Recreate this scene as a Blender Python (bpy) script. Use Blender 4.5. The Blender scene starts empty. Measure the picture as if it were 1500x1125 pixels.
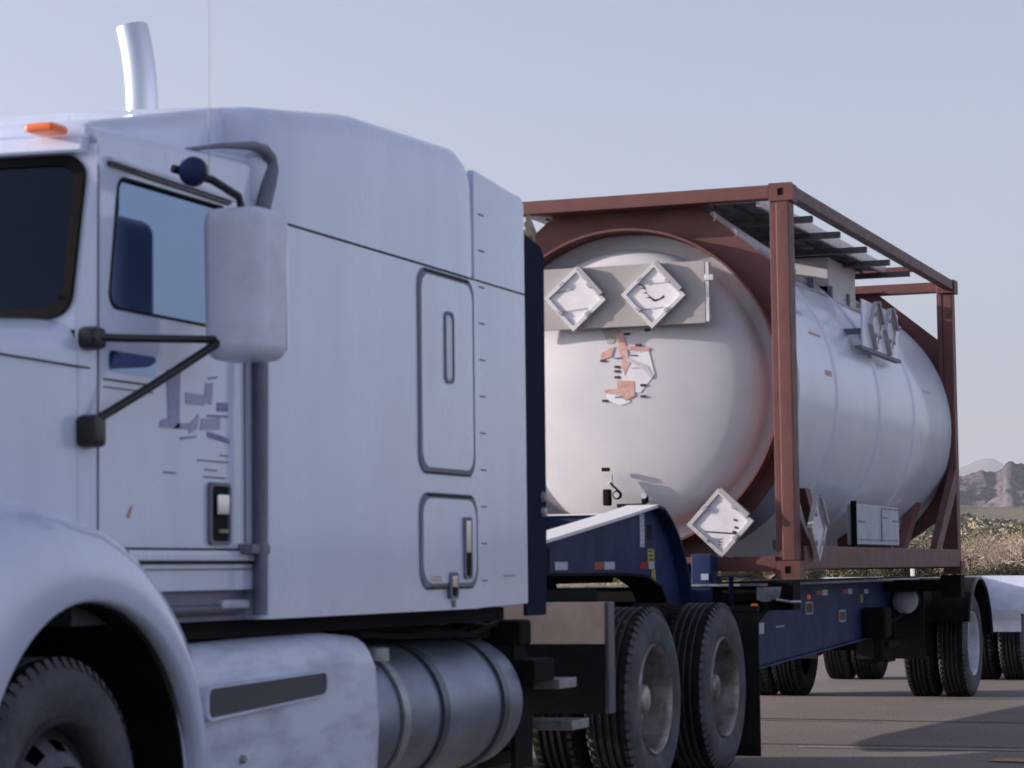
import bpy, bmesh, math, random
from mathutils import Vector, Matrix, noise
from math import sin, cos, pi, radians
random.seed(7)
S = bpy.context.scene
COL = S.collection

# ---------------------------------------------------------------- camera, sky, sun, exposure
def setup_camera():
    cd = bpy.data.cameras.new('camera'); co = bpy.data.objects.new('camera', cd); COL.objects.link(co)
    yaw, pitch, roll = .3579, .0775, -.0121
    f = Vector((cos(yaw)*cos(pitch), sin(yaw)*cos(pitch), sin(pitch)))
    r = Vector((sin(yaw), -cos(yaw), 0)); u = r.cross(f)
    r2 = r*cos(roll) + u*sin(roll); u2 = -r*sin(roll) + u*cos(roll)
    m = Matrix((r2, u2, -f)).transposed().to_4x4()
    m.translation = Vector((-15.32, -3.756, 1.199))
    co.matrix_world = m
    cd.sensor_width = 36; cd.lens = 36*3540/1500
    cd.clip_start = .1; cd.clip_end = 40000
    cd.dof.use_dof = True; cd.dof.focus_distance = 120.0; cd.dof.aperture_fstop = 8.0
    S.camera = co
setup_camera()
SUN = Vector((-.27, 1.0, .25)).normalized()          # direction towards the sun
w = bpy.data.worlds.new('World'); S.world = w; w.use_nodes = True
nt = w.node_tree; bg = nt.nodes['Background']
sky = nt.nodes.new('ShaderNodeTexSky'); sky.sky_type = 'NISHITA'; sky.sun_disc = False
sky.sun_elevation = math.asin(SUN.z)
sky.sun_rotation = math.atan2(SUN.x, SUN.y)          # rotation is measured from +Y towards +X
sky.air_density = 1.0; sky.dust_density = 3.0; sky.ozone_density = 2.0; sky.altitude = 300
hs = nt.nodes.new('ShaderNodeHueSaturation'); hs.inputs['Saturation'].default_value = .50
nt.links.new(sky.outputs[0], hs.inputs['Color']); 
tn = nt.nodes.new('ShaderNodeMix'); tn.data_type = 'RGBA'; tn.blend_type = 'MULTIPLY'; tn.inputs[0].default_value = 1; tn.inputs[7].default_value = (.975, .94, 1.07, 1)
nt.links.new(hs.outputs[0], tn.inputs[6]); nt.links.new(tn.outputs[2], bg.inputs[0])
bg.inputs[1].default_value = .125
sd = bpy.data.lights.new('sun', 'SUN'); sd.energy = 4.2; sd.angle = radians(.6); sd.color = (1, .89, .80)
so = bpy.data.objects.new('sun', sd); COL.objects.link(so)
so.rotation_euler = (-SUN).to_track_quat('-Z', 'Y').to_euler()
S.view_settings.view_transform = 'Standard'; S.view_settings.look = 'None'
S.view_settings.exposure = .76; S.view_settings.gamma = 1; S.view_settings.use_curve_mapping = False
S.render.engine = 'CYCLES'
S.cycles.volume_bounces = 0; S.cycles.max_bounces = 8

# ---------------------------------------------------------------- materials
def mat(name, col, rough=.5, metal=0, col2=None, scale=4, bump=0, bscale=60, coat=0, spec=.5, ramp=(.4, .65), emit=None, stretch=None, detail=6):
    m = bpy.data.materials.new(name); m.use_nodes = True
    n = m.node_tree; b = n.nodes['Principled BSDF']; L = n.links
    b.inputs['Base Color'].default_value = (*col, 1); b.inputs['Roughness'].default_value = rough
    b.inputs['Metallic'].default_value = metal; b.inputs['Coat Weight'].default_value = coat
    b.inputs['Coat Roughness'].default_value = .08; b.inputs['Specular IOR Level'].default_value = spec
    if emit: b.inputs['Emission Color'].default_value = (*emit[0], 1); b.inputs['Emission Strength'].default_value = emit[1]
    geo = n.nodes.new('ShaderNodeNewGeometry'); mp = n.nodes.new('ShaderNodeMapping')
    L.new(geo.outputs['Position'], mp.inputs[0])
    if stretch: mp.inputs['Scale'].default_value = stretch
    if col2:
        t = n.nodes.new('ShaderNodeTexNoise'); t.inputs['Scale'].default_value = scale; t.inputs['Detail'].default_value = detail
        t.inputs['Roughness'].default_value = .65
        r = n.nodes.new('ShaderNodeValToRGB'); r.color_ramp.elements[0].position = ramp[0]; r.color_ramp.elements[1].position = ramp[1]
        r.color_ramp.elements[0].color = (*col, 1); r.color_ramp.elements[1].color = (*col2, 1)
        L.new(mp.outputs[0], t.inputs['Vector']); L.new(t.outputs[0], r.inputs[0]); L.new(r.outputs[0], b.inputs['Base Color'])
        mr = n.nodes.new('ShaderNodeMapRange'); mr.inputs['To Min'].default_value = rough*.85; mr.inputs['To Max'].default_value = min(1, rough*1.3)
        L.new(t.outputs[0], mr.inputs[0]); L.new(mr.outputs[0], b.inputs['Roughness'])
    if bump:
        t2 = n.nodes.new('ShaderNodeTexNoise'); t2.inputs['Scale'].default_value = bscale; t2.inputs['Detail'].default_value = 4
        bu = n.nodes.new('ShaderNodeBump'); bu.inputs['Strength'].default_value = bump; bu.inputs['Distance'].default_value = .02
        L.new(mp.outputs[0], t2.inputs['Vector']); L.new(t2.outputs[0], bu.inputs['Height']); L.new(bu.outputs[0], b.inputs['Normal'])
    return m
M = {}
M['white'] = mat('cab_paint', (.70, .79, .98), .26, 0, (.58, .66, .84), 2.2, .10, 1.3, coat=1, ramp=(.35, .75), stretch=(1, 1, .3))
M['white2'] = mat('fibreglass_white', (.70, .75, .88), .3, 0, (.54, .59, .71), 3, .03, 9, coat=.3)
M['skirt'] = mat('dusty_white', (.66, .72, .86), .35, 0, (.36, .38, .48), 6, .03, 20, ramp=(.45, .75), stretch=(.4, 1, 1.4))
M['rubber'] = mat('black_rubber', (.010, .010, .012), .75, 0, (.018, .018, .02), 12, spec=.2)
M['seal'] = mat('grey_seal', (.20, .21, .26), .6)
M['seam'] = mat('panel_gap', (.012, .012, .016), .8)
M['gasket'] = mat('gasket', (.17, .17, .23), .5, 0, (.22, .22, .29), 8)
M['navyrub'] = mat('navy_flap', (.006, .01, .03), .8, 0, (.01, .015, .04), 5, spec=.15)
M['black'] = mat('black_steel', (.005, .005, .006), .8, 0, (.012, .011, .011), 8, .1, 40, spec=.15)
M['blackp'] = mat('black_plastic', (.01, .01, .012), .35)
M['tyre'] = mat('tyre', (.05, .055, .07), .75, 0, (.11, .11, .125), 7, .15, 90)
M['tread'] = mat('shaded_tread_rubber', (.010, .010, .011), .85, 0, (.022, .021, .02), 14, spec=.15)  # treads and inner duals near black, their shade put into the colour
M['rim'] = mat('dusty_aluminium_rim', (.40, .38, .38), .45, .6, (.13, .09, .07), 7, .05, 30, ramp=(.35, .7))
M['rimw'] = mat('white_steel_rim', (.62, .65, .72), .4, 0, (.45, .46, .5), 9)
M['alu'] = mat('brushed_tank_aluminium', (.27, .31, .40), .42, .7, (.13, .14, .17), 2, .03, 40, stretch=(1, 2, 2), ramp=(.3, .9))
M['strap'] = mat('steel_strap', (.10, .11, .14), .4, .6)
M['chrome'] = mat('chrome', (.72, .73, .76), .14, 1)
M['tan'] = mat('dusty_panel', (.42, .34, .25), .6, 0, (.30, .24, .18), 5, .05, 30)
M['brownd'] = mat('dusty_lit_fender_plate', (.66, .54, .42), .65, 0, (.50, .40, .31), 4, .06, 30)
M['step'] = mat('step_tread', (.35, .37, .4), .4, .7, (.22, .22, .24), 30)
M['blue'] = mat('navy_chassis_paint', (.016, .034, .115), .55, 0, (.011, .022, .075), 3, .05, 30, coat=.0, spec=.25)
M['bluet'] = mat('chassis_flange', (.30, .31, .36), .5, .2, (.14, .15, .2), 10)
M['red'] = mat('oxide_red_frame', (.150, .052, .047), .5, 0, (.100, .036, .034), 6, .08, 35, ramp=(.3, .7))
M['reddk'] = mat('oxide_red_dark', (.10, .034, .03), .6, 0, (.07, .026, .024), 9, .08, 35)  # darker tone of the frame red
M['tank'] = mat('tank_cladding', (.78, .83, .95), .30, 0, (.70, .75, .86), 1.8, .02, 5, coat=.25, ramp=(.35, .7))
M['tankhead'] = mat('tank_end_cladding', (.58, .575, .61), .5, 0, (.50, .50, .54), 1.2, .02, 2.5)
M['board'] = mat('grey_board', (.36, .34, .34), .55, 0, (.31, .30, .30), 5)
M['holder'] = mat('placard_holder_metal', (.66, .65, .66), .35, .3, (.5, .5, .52), 12)
M['placard'] = mat('placard_sheet', (.74, .72, .76), .45, 0, (.64, .63, .68), 7)
M['ink'] = mat('black_ink', (.015, .015, .02), .6)
M['inkg'] = mat('grey_ink', (.35, .34, .38), .6)
M['lilac'] = mat('lilac_decal', (.33, .33, .54), .5, 0, (.45, .46, .66), 14)
M['violet'] = mat('violet_decal', (.20, .19, .42), .5, 0, (.36, .36, .58), 20)
M['lilac2'] = mat('pale_decal', (.46, .47, .64), .5)
M['orange'] = mat('red_orange_sticker', (.52, .25, .21), .5, 0, (.60, .42, .38), 30)
M['bluei'] = mat('blue_ink', (.04, .10, .35), .5)
M['whites'] = mat('sticker_and_lit_flange_white', (.72, .72, .75), .5)
M['yellow'] = mat('yellow_sticker', (.45, .45, .08), .5, 0, (.2, .22, .06), 40)
M['rred'] = mat('red_reflector', (.28, .03, .03), .35)
M['rwhite'] = mat('white_reflector', (.45, .5, .6), .35)
M['amber'] = mat('amber_lamp', (.60, .13, .03), .3, 0, emit=((1, .2, .04), .10))
M['cabinet'] = mat('cabinet_grey', (.42, .46, .54), .4, 0, (.34, .37, .44), 6)
M['pocket'] = mat('pocket_grey', (.05, .055, .07), .5)
M['rimdk'] = mat('dark_steer_rim', (.10, .10, .12), .5, .4, (.05, .045, .05), 9)
M['galv'] = mat('galvanised_steel', (.42, .43, .45), .45, .6, (.28, .28, .3), 10)
M['walk'] = mat('walkway_grating', (.13, .125, .14), .5, .4, (.08, .07, .07), 12)
M['cabin'] = mat('cab_interior', (.05, .05, .06), .8)
M['cloth'] = mat('grey_cloth', (.16, .16, .18), .9)
M['hole'] = mat('hole_black', (.004, .004, .005), .9)
M['bark'] = mat('bark', (.16, .13, .11), .9, 0, (.25, .21, .18), 3)
M['twig'] = mat('pale_twigs', (.60, .50, .44), .9, 0, (.36, .28, .24), 2)
M['leaf'] = mat('dull_green_leaf', (.085, .085, .035), .8, 0, (.15, .135, .07), 1.5)
M['leafd'] = mat('dark_green_leaf', (.03, .038, .018), .8, 0, (.07, .072, .03), 1.5)
M['leaft'] = mat('tan_leaf', (.22, .17, .11), .85, 0, (.32, .26, .18), 1.2)
M['grass'] = mat('dry_grass', (.22, .21, .08), .9, 0, (.36, .32, .16), .6)
M['post'] = mat('post_white', (.7, .7, .68), .6)

def glass(name, tint, alpha):
    m = bpy.data.materials.new(name); m.use_nodes = True; n = m.node_tree; n.nodes.clear()
    o = n.nodes.new('ShaderNodeOutputMaterial'); mx = n.nodes.new('ShaderNodeMixShader')
    tr = n.nodes.new('ShaderNodeBsdfTransparent'); tr.inputs[0].default_value = (*tint, 1)
    g = n.nodes.new('ShaderNodeBsdfGlossy'); g.inputs['Roughness'].default_value = .04; g.inputs[0].default_value = (.55, .72, 1, 1)
    fr = n.nodes.new('ShaderNodeFresnel'); fr.inputs[0].default_value = 1.5
    ad = n.nodes.new('ShaderNodeMath'); ad.inputs[1].default_value = alpha; n.links.new(fr.outputs[0], ad.inputs[0])
    n.links.new(ad.outputs[0], mx.inputs[0]); n.links.new(tr.outputs[0], mx.inputs[1]); n.links.new(g.outputs[0], mx.inputs[2])
    n.links.new(mx.outputs[0], o.inputs[0]); return m
M['glass'] = glass('windshield_glass', (.14, .17, .24), .0)
M['sglass'] = glass('side_window_glass', (.2, .3, .5), .32)

def asphalt():
    m = bpy.data.materials.new('asphalt'); m.use_nodes = True; n = m.node_tree; L = n.links; b = n.nodes['Principled BSDF']
    g = n.nodes.new('ShaderNodeNewGeometry')
    t = n.nodes.new('ShaderNodeTexNoise'); t.inputs['Scale'].default_value = 38; t.inputs['Detail'].default_value = 5
    t2 = n.nodes.new('ShaderNodeTexNoise'); t2.inputs['Scale'].default_value = .5; t2.inputs['Detail'].default_value = 5
    v = n.nodes.new('ShaderNodeTexVoronoi'); v.inputs['Scale'].default_value = 55
    for q in (t, t2, v): L.new(g.outputs['Position'], q.inputs['Vector'])
    r = n.nodes.new('ShaderNodeValToRGB'); r.color_ramp.elements[0].position = .32; r.color_ramp.elements[0].color = (.13, .108, .10, 1)
    r.color_ramp.elements[1].position = .68; r.color_ramp.elements[1].color = (.26, .22, .205, 1)
    L.new(t.outputs[0], r.inputs[0])
    mx = n.nodes.new('ShaderNodeMix'); mx.data_type = 'RGBA'; mx.blend_type = 'MULTIPLY'; mx.inputs[0].default_value = .8
    r2 = n.nodes.new('ShaderNodeValToRGB'); r2.color_ramp.elements[0].position = .3; r2.color_ramp.elements[0].color = (.68, .66, .66, 1)
    r2.color_ramp.elements[1].position = .7; r2.color_ramp.elements[1].color = (1, 1, 1, 1)
    L.new(t2.outputs[0], r2.inputs[0]); L.new(r.outputs[0], mx.inputs[6]); L.new(r2.outputs[0], mx.inputs[7])
    r3 = n.nodes.new('ShaderNodeValToRGB'); r3.color_ramp.elements[0].position = .05; r3.color_ramp.elements[0].color = (1.9, 1.8, 1.7, 1)
    r3.color_ramp.elements[1].position = .22; r3.color_ramp.elements[1].color = (1, 1, 1, 1)
    L.new(v.outputs['Distance'], r3.inputs[0])
    mx2 = n.nodes.new('ShaderNodeMix'); mx2.data_type = 'RGBA'; mx2.blend_type = 'MULTIPLY'; mx2.inputs[0].default_value = 1
    L.new(mx.outputs[2], mx2.inputs[6]); L.new(r3.outputs[0], mx2.inputs[7]); L.new(mx2.outputs[2], b.inputs['Base Color'])
    b.inputs['Roughness'].default_value = .85
    bu = n.nodes.new('ShaderNodeBump'); bu.inputs['Distance'].default_value = .004; bu.inputs['Strength'].default_value = .8
    L.new(t.outputs[0], bu.inputs['Height']); L.new(bu.outputs[0], b.inputs['Normal']); return m
M['asphalt'] = asphalt()
M['tar'] = mat('tar_seal', (.03, .028, .028), .7, 0, (.05, .046, .045), 15)
M['paintw'] = mat('road_paint_white', (.5, .5, .5), .7, 0, (.3, .3, .3), 20)
M['painto'] = mat('road_paint_orange', (.55, .28, .06), .7, 0, (.25, .16, .1), 20)
M['dirt'] = mat('desert_soil', (.26, .20, .14), .95, 0, (.36, .28, .20), .15, .3, 2)

def hillmat(name, a, b_, c, sc):
    m = bpy.data.materials.new(name); m.use_nodes = True; n = m.node_tree; L = n.links; b = n.nodes['Principled BSDF']
    g = n.nodes.new('ShaderNodeNewGeometry')
    t = n.nodes.new('ShaderNodeTexNoise'); t.inputs['Scale'].default_value = sc; t.inputs['Detail'].default_value = 9; t.inputs['Roughness'].default_value = .7
    t2 = n.nodes.new('ShaderNodeTexNoise'); t2.inputs['Scale'].default_value = sc*14; t2.inputs['Detail'].default_value = 6; t2.inputs['Roughness'].default_value = .8
    for q in (t, t2): L.new(g.outputs['Position'], q.inputs['Vector'])
    r = n.nodes.new('ShaderNodeValToRGB'); r.color_ramp.elements[0].position = .38; r.color_ramp.elements[0].color = (*a, 1)
    r.color_ramp.elements[1].position = .62; r.color_ramp.elements[1].color = (*b_, 1)
    r2 = n.nodes.new('ShaderNodeValToRGB'); r2.color_ramp.elements[0].position = .47; r2.color_ramp.elements[0].color = (0, 0, 0, 1)
    r2.color_ramp.elements[1].position = .60; r2.color_ramp.elements[1].color = (1, 1, 1, 1)
    mx = n.nodes.new('ShaderNodeMix'); mx.data_type = 'RGBA'
    L.new(t.outputs[0], r.inputs[0]); L.new(t2.outputs[0], r2.inputs[0]); L.new(r2.outputs[0], mx.inputs[0])
    L.new(r.outputs[0], mx.inputs[6]); mx.inputs[7].default_value = (*c, 1); L.new(mx.outputs[2], b.inputs['Base Color'])
    b.inputs['Roughness'].default_value = .95; b.inputs['Specular IOR Level'].default_value = .1; return m
M['hill'] = hillmat('rocky_hill', (.095, .080, .098), (.175, .142, .155), (.035, .036, .048), .012)
M['hillfar'] = hillmat('far_ridge', (.10, .075, .075), (.14, .10, .10), (.07, .055, .06), .001)
M['slope'] = hillmat('scrub_slope', (.17, .145, .105), (.24, .20, .15), (.07, .068, .04), .03)

# ---------------------------------------------------------------- mesh helpers
class MB:
    def __init__(s): s.bm = bmesh.new()
    def poly(s, pts):
        vs = [s.bm.verts.new(p) for p in pts]; s.bm.faces.new(vs); return s
    def box(s, x0, x1, y0, y1, z0, z1, bev=0, seg=2, rot=None, taper=None):
        t = bmesh.new(); bmesh.ops.create_cube(t, size=1)
        for v in t.verts:
            v.co = Vector(((x0+x1)/2+v.co.x*(x1-x0), (y0+y1)/2+v.co.y*(y1-y0), (z0+z1)/2+v.co.z*(z1-z0)))
        if bev: bmesh.ops.bevel(t, geom=t.edges[:], offset=bev, segments=seg, affect='EDGES', profile=.5)
        if rot:
            c = Vector(((x0+x1)/2, (y0+y1)/2, (z0+z1)/2)); R = Matrix.Rotation(rot[1], 3, rot[0])
            for v in t.verts: v.co = c + R @ (v.co-c)
        s.add(t); return s
    def add(s, t):
        me = bpy.data.meshes.new('t'); t.to_mesh(me); t.free(); s.bm.from_mesh(me); bpy.data.meshes.remove(me)
    def prism(s, pts, axis, a, b, bev=0):
        """pts: 2D outline; axis Y -> pts are (x,z) extruded from y=a to y=b; axis X -> pts are (y,z); axis Z -> (x,y)"""
        def P(p, q): return {'Y': (p[0], q, p[1]), 'X': (q, p[0], p[1]), 'Z': (p[0], p[1], q)}[axis]
        t = bmesh.new(); n = len(pts)
        A = [t.verts.new(P(p, a)) for p in pts]; B = [t.verts.new(P(p, b)) for p in pts]
        t.faces.new(A); t.faces.new(B[::-1])
        for i in range(n): t.faces.new((A[i], B[i], B[(i+1) % n], A[(i+1) % n]))
        bmesh.ops.recalc_face_normals(t, faces=t.faces[:])
        if bev: bmesh.ops.bevel(t, geom=t.edges[:], offset=bev, segments=2, affect='EDGES', profile=.5)
        s.add(t); return s
    def tube(s, pts, r, n=10, caps=True, radii=None):
        pts = [Vector(p) for p in pts]; t = bmesh.new(); rings = []
        a = None
        for i, p in enumerate(pts):
            d = (pts[min(i+1, len(pts)-1)]-pts[max(i-1, 0)]).normalized()
            if a is None:
                a = d.cross(Vector((0, 0, 1)))
                if a.length < .05: a = d.cross(Vector((0, 1, 0)))
            else: a = a-d*a.dot(d)
            a.normalize(); b = d.cross(a); rr = radii[i] if radii else r
            rings.append([t.verts.new(p+a*rr*cos(2*pi*k/n)+b*rr*sin(2*pi*k/n)) for k in range(n)])
        for A, B in zip(rings, rings[1:]):
            for k in range(n): t.faces.new((A[k], A[(k+1) % n], B[(k+1) % n], B[k]))
        if caps: t.faces.new(rings[0][::-1]); t.faces.new(rings[-1])
        bmesh.ops.recalc_face_normals(t, faces=t.faces[:]); s.add(t); return s
    def loft(s, rings, caps=True, closed=True):
        t = bmesh.new(); R = [[t.verts.new(p) for p in r] for r in rings]; n = len(R[0])
        for A, B in zip(R, R[1:]):
            for k in range(n if closed else n-1): t.faces.new((A[k], A[(k+1) % n], B[(k+1) % n], B[k]))
        if caps and closed: t.faces.new(R[0][::-1]); t.faces.new(R[-1])
        bmesh.ops.recalc_face_normals(t, faces=t.faces[:]); s.add(t); return s
    def lathe(s, prof, c, axis='Y', n=48, cap=False, drop=None):
        """prof: (radius, offset along axis); drop(i,k)->True leaves a face out"""
        t = bmesh.new(); R = []
        for r, o in prof:
            ring = []
            for k in range(n):
                a = 2*pi*k/n
                q = {'Y': (r*cos(a), o, r*sin(a)), 'X': (o, r*cos(a), r*sin(a)), 'Z': (r*cos(a), r*sin(a), o)}[axis]
                ring.append(t.verts.new(Vector(c)+Vector(q)))
            R.append(ring)
        for i, (A, B) in enumerate(zip(R, R[1:])):
            for k in range(n):
                if drop and drop(i, k): continue
                t.faces.new((A[k], A[(k+1) % n], B[(k+1) % n], B[k]))
        if cap: t.faces.new(R[0][::-1]); t.faces.new(R[-1])
        bmesh.ops.recalc_face_normals(t, faces=t.faces[:]); s.add(t); return s
    def ringpanel(s, outer, inner, y0, y1):
        """flat panel in the X-Z plane with a hole, thickness y0..y1; loops with equal counts"""
        n = len(outer); t = bmesh.new()
        V = [[t.verts.new((p[0], y, p[1])) for p in L] for y in (y0, y1) for L in (outer, inner)]
        for k in range(n):
            j = (k+1) % n
            t.faces.new((V[0][k], V[0][j], V[1][j], V[1][k])); t.faces.new((V[2][k], V[2][j], V[3][j], V[3][k]))
            t.faces.new((V[0][k], V[0][j], V[2][j], V[2][k])); t.faces.new((V[1][k], V[1][j], V[3][j], V[3][k]))
        bmesh.ops.recalc_face_normals(t, faces=t.faces[:]); s.add(t); return s
    def build(s, name, m, parent=None, ang=38, org=None, label=None):
        bmesh.ops.remove_doubles(s.bm, verts=s.bm.verts[:], dist=1e-5)
        me = bpy.data.meshes.new(name); s.bm.to_mesh(me); s.bm.free()
        ms = m if isinstance(m, list) else [m]
        for q in ms: me.materials.append(M[q])
        o = bpy.data.objects.new(name, me); COL.objects.link(o)
        if parent is not None:
            o.parent = parent; a = Vector(parent['org']); me.transform(Matrix.Translation(-a)); o['_o'] = 1
            o['org'] = parent['org']
        elif org is not None:
            me.transform(Matrix.Translation(-Vector(org))); o.location = org; o['org'] = tuple(org)
        me.shade_smooth(); me.set_sharp_from_angle(angle=radians(ang))
        if len(me.polygons) < 400:
            wn = o.modifiers.new('wn', 'WEIGHTED_NORMAL'); wn.keep_sharp = True
        if label: o['label'] = label
        return o
def thing(name, org, label, cat, group=None):
    o = bpy.data.objects.new(name, None); COL.objects.link(o); o.location = org; o['org'] = tuple(org)
    o['label'] = label; o['category'] = cat; o.empty_display_size = .2
    if group: o['group'] = group
    return o
def tag(o, label, cat, group=None):
    o['label'] = label; o['category'] = cat
    if group: o['group'] = group
    return o
def sub(o):   # children of a part whose own mesh was offset by the thing's origin share that origin
    return o
def rrect(x0, x1, z0, z1, r, n=5):
    pts = []
    for cx, cz, a0 in ((x1-r, z1-r, 0), (x0+r, z1-r, 90), (x0+r, z0+r, 180), (x1-r, z0+r, 270)):
        for k in range(n+1):
            a = radians(a0+90*k/n); pts.append((cx+r*cos(a), cz+r*sin(a)))
    return pts
def skew(pts, x0, x1, f0, f1):
    """raise z of the outline linearly in x (top slope)"""
    return [(x, z+(f0+(f1-f0)*(x-x0)/(x1-x0))) for x, z in pts]
def inset(pts, d):
    cx = sum(p[0] for p in pts)/len(pts); cz = sum(p[1] for p in pts)/len(pts)
    hx = max(abs(p[0]-cx) for p in pts); hz = max(abs(p[1]-cz) for p in pts)
    return [(cx+(x-cx)*(hx-d)/hx, cz+(z-cz)*(hz-d)/hz) for x, z in pts]
def boxloop(inner, x0, x1, z0, z1):
    """project each inner loop point outwards onto the rectangle"""
    cx = sum(p[0] for p in inner)/len(inner); cz = sum(p[1] for p in inner)/len(inner); out = []
    for x, z in inner:
        dx, dz = x-cx, z-cz; ts = []
        if dx > 1e-6: ts.append((x1-cx)/dx)
        if dx < -1e-6: ts.append((x0-cx)/dx)
        if dz > 1e-6: ts.append((z1-cz)/dz)
        if dz < -1e-6: ts.append((z0-cz)/dz)
        t = min(ts); out.append([cx+dx*t, cz+dz*t])
    for X, Z in ((x0, z0), (x0, z1), (x1, z0), (x1, z1)):       # snap the nearest point to each corner
        i = min(range(len(out)), key=lambda k: (out[k][0]-X)**2+(out[k][1]-Z)**2); out[i] = [X, Z]
    return [tuple(p) for p in out]
def copy_tree(o, parent=None, loc=None):
    c = o.copy(); COL.objects.link(c); c.parent = parent
    if loc is not None: c.location = loc
    for ch in o.children: copy_tree(ch, c)
    return c

# ---------------------------------------------------------------- ground, road, hills, haze
YC = 1.22
def struct(o): o['kind'] = 'structure'; return o
def fbm(x, y, s, o=5):
    return noise.fractal(Vector((x*s, y*s, 3.7)), 1.0, 2.1, o)
def grid(name, m, xs, ys, h, ang=180):
    vs = [(x, y, h(x, y)) for x in xs for y in ys]; n = len(ys)
    fs = [(i*n+j, (i+1)*n+j, (i+1)*n+j+1, i*n+j+1) for i in range(len(xs)-1) for j in range(n-1)]
    me = bpy.data.meshes.new(name); me.from_pydata(vs, [], fs); me.materials.append(M[m]); me.shade_smooth()
    o = bpy.data.objects.new(name, me); COL.objects.link(o); return struct(o)
def lin(a, b, n): return [a+(b-a)*i/(n-1) for i in range(n)]
MB().poly([(-400, -5000, -.004), (16500, -5000, -.004), (16500, 8500, -.004), (-400, 8500, -.004)]).build('ground', 'dirt')
struct(bpy.data.objects['ground'])
r_ = MB().poly([(-120, -24, 0), (62, -24, 0), (62, 42, 0), (-120, 42, 0)]).build('road', 'asphalt'); struct(r_)
# thin tar seams and worn paint on the road
def seam(name, m, pts, wd, z=.004):
    t = MB()
    for (a, b) in zip(pts, pts[1:]):
        a = Vector((*a, z)); b = Vector((*b, z)); d = (b-a).normalized(); n = Vector((-d.y, d.x, 0))*wd/2
        t.poly([a-n, b-n, b+n, a+n])
    return struct(t.build(name, m))
def wob(x, y0, y1, n, amp, dx=0):
    return [(x+dx*i/(n-1)+random.uniform(-amp, amp), y0+(y1-y0)*i/(n-1)) for i in range(n)]
seam('road_tar_seam', 'tar', wob(.62, -9, 9, 30, .012, .6), .035)
seam('road_tar_seam', 'tar', wob(3.05, -4.5, 5, 24, .03, 1.0), .05)
seam('road_tar_seam', 'tar', wob(3.35, 0.2, 3.6, 10, .05, .3), .03)
seam('road_paint_line', 'paintw', wob(.36, -9, 0.2, 12, .004, .3), .05, .008)
for x0, y0, x1, y1 in ((-.35, -1.55, -.1, -1.25), (-.1, -2.0, .12, -1.72), (-.55, -2.2, -.3, -1.6)):
    p = MB(); p.poly([(x0, y0, .008), (x1, y0+.05, .008), (x1+.05, y1, .008), (x0+.05, y1+.02, .008)])
    struct(p.build('orange_road_paint', 'painto'))
# scrub covered slope behind the trees
CX, CY = -15.3, -3.76
def az(deg, d): return (CX+d*cos(radians(deg)), CY+d*sin(radians(deg)))
def slope_h(x, y):
    d = math.hypot(x-CX, y-CY)
    if d < 230: return -.02+max(0, (d-200)/30)*0
    return .0000205*(d-230)**2*(1+.25*fbm(x, y, .003))+.5*abs(fbm(x, y, .02))*min(1, (d-230)/100)+6*max(0, noise.noise(Vector((x*.012, y*.02, 4))))*min(1, max(0, d-450)/400)
grid('scrub_slope', 'slope', lin(190, 1500, 120), lin(-420, 900, 120), lambda x, y: slope_h(x, y)-.03)
# near rocky range: ridge line defined by azimuth seen from the road (degrees towards the left of the road axis)
def ridge(t, pts):
    for (a, b), (c, d) in zip(pts, pts[1:]):
        if a <= t <= c:
            u = (t-a)/(c-a); u = u*u*(3-2*u); return b+(d-b)*u
    return pts[0][1] if t < pts[0][0] else pts[-1][1]
RID = [(-25, 40), (-12, 80), (-4, 55), (2, 95), (6, 92), (7.6, 98), (8.2, 101), (8.5, 103), (8.7, 105), (8.86, 111), (8.96, 110), (9.08, 104), (9.25, 99), (9.5, 102), (9.75, 100), (10.15, 97), (10.6, 95), (12, 80), (16, 60), (22, 75), (30, 60), (45, 70), (60, 40)]
def hill_h(x, y):
    d = math.hypot(x-CX, y-CY); a = math.degrees(math.atan2(y-CY, x-CX))
    u = (d-1300)/1300
    crest = ridge(a, RID)
    if u < 0: return -5
    if u < 1: prof = u**1.25
    else: prof = max(0, 1-(u-1)*1.1)
    gul = abs(noise.noise(Vector((x*.0045+y*.002, y*.0065, 1))))*1.6 + .5*abs(noise.noise(Vector((x*.014, y*.02, 5))))
    rock = noise.fractal(Vector((x*.02, y*.03, 2)), .9, 2.2, 6)
    k = math.sin(min(u, 1)*pi*.93)
    return crest*prof - gul*34*k + rock*7*min(1, u*1.5) + 14*math.sin(min(1, u*2.2)*pi)*max(0, noise.noise(Vector((x*.004, y*.004, 9))))
xs = lin(1200, 4200, 260)
vs = []; AZ = [-14+72*i/620 for i in range(621)]; AZ = [-14+.25*i for i in range(80)] + [6+.035*i for i in range(160)] + [11.6+.3*i for i in range(150)]
DD = [1290+1900*(i/190)**1.1 for i in range(191)]
for d in DD:
    for a in AZ:
        x, y = az(a, d); vs.append((x, y, hill_h(x, y)+1.2))
n = len(AZ); fs = [(i*n+j, i*n+j+1, (i+1)*n+j+1, (i+1)*n+j) for i in range(len(DD)-1) for j in range(n-1)]
me = bpy.data.meshes.new('rocky_hills'); me.from_pydata(vs, [], fs); me.materials.append(M['hill']); me.shade_smooth()
o = bpy.data.objects.new('rocky_hills', me); COL.objects.link(o); struct(o)
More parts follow.
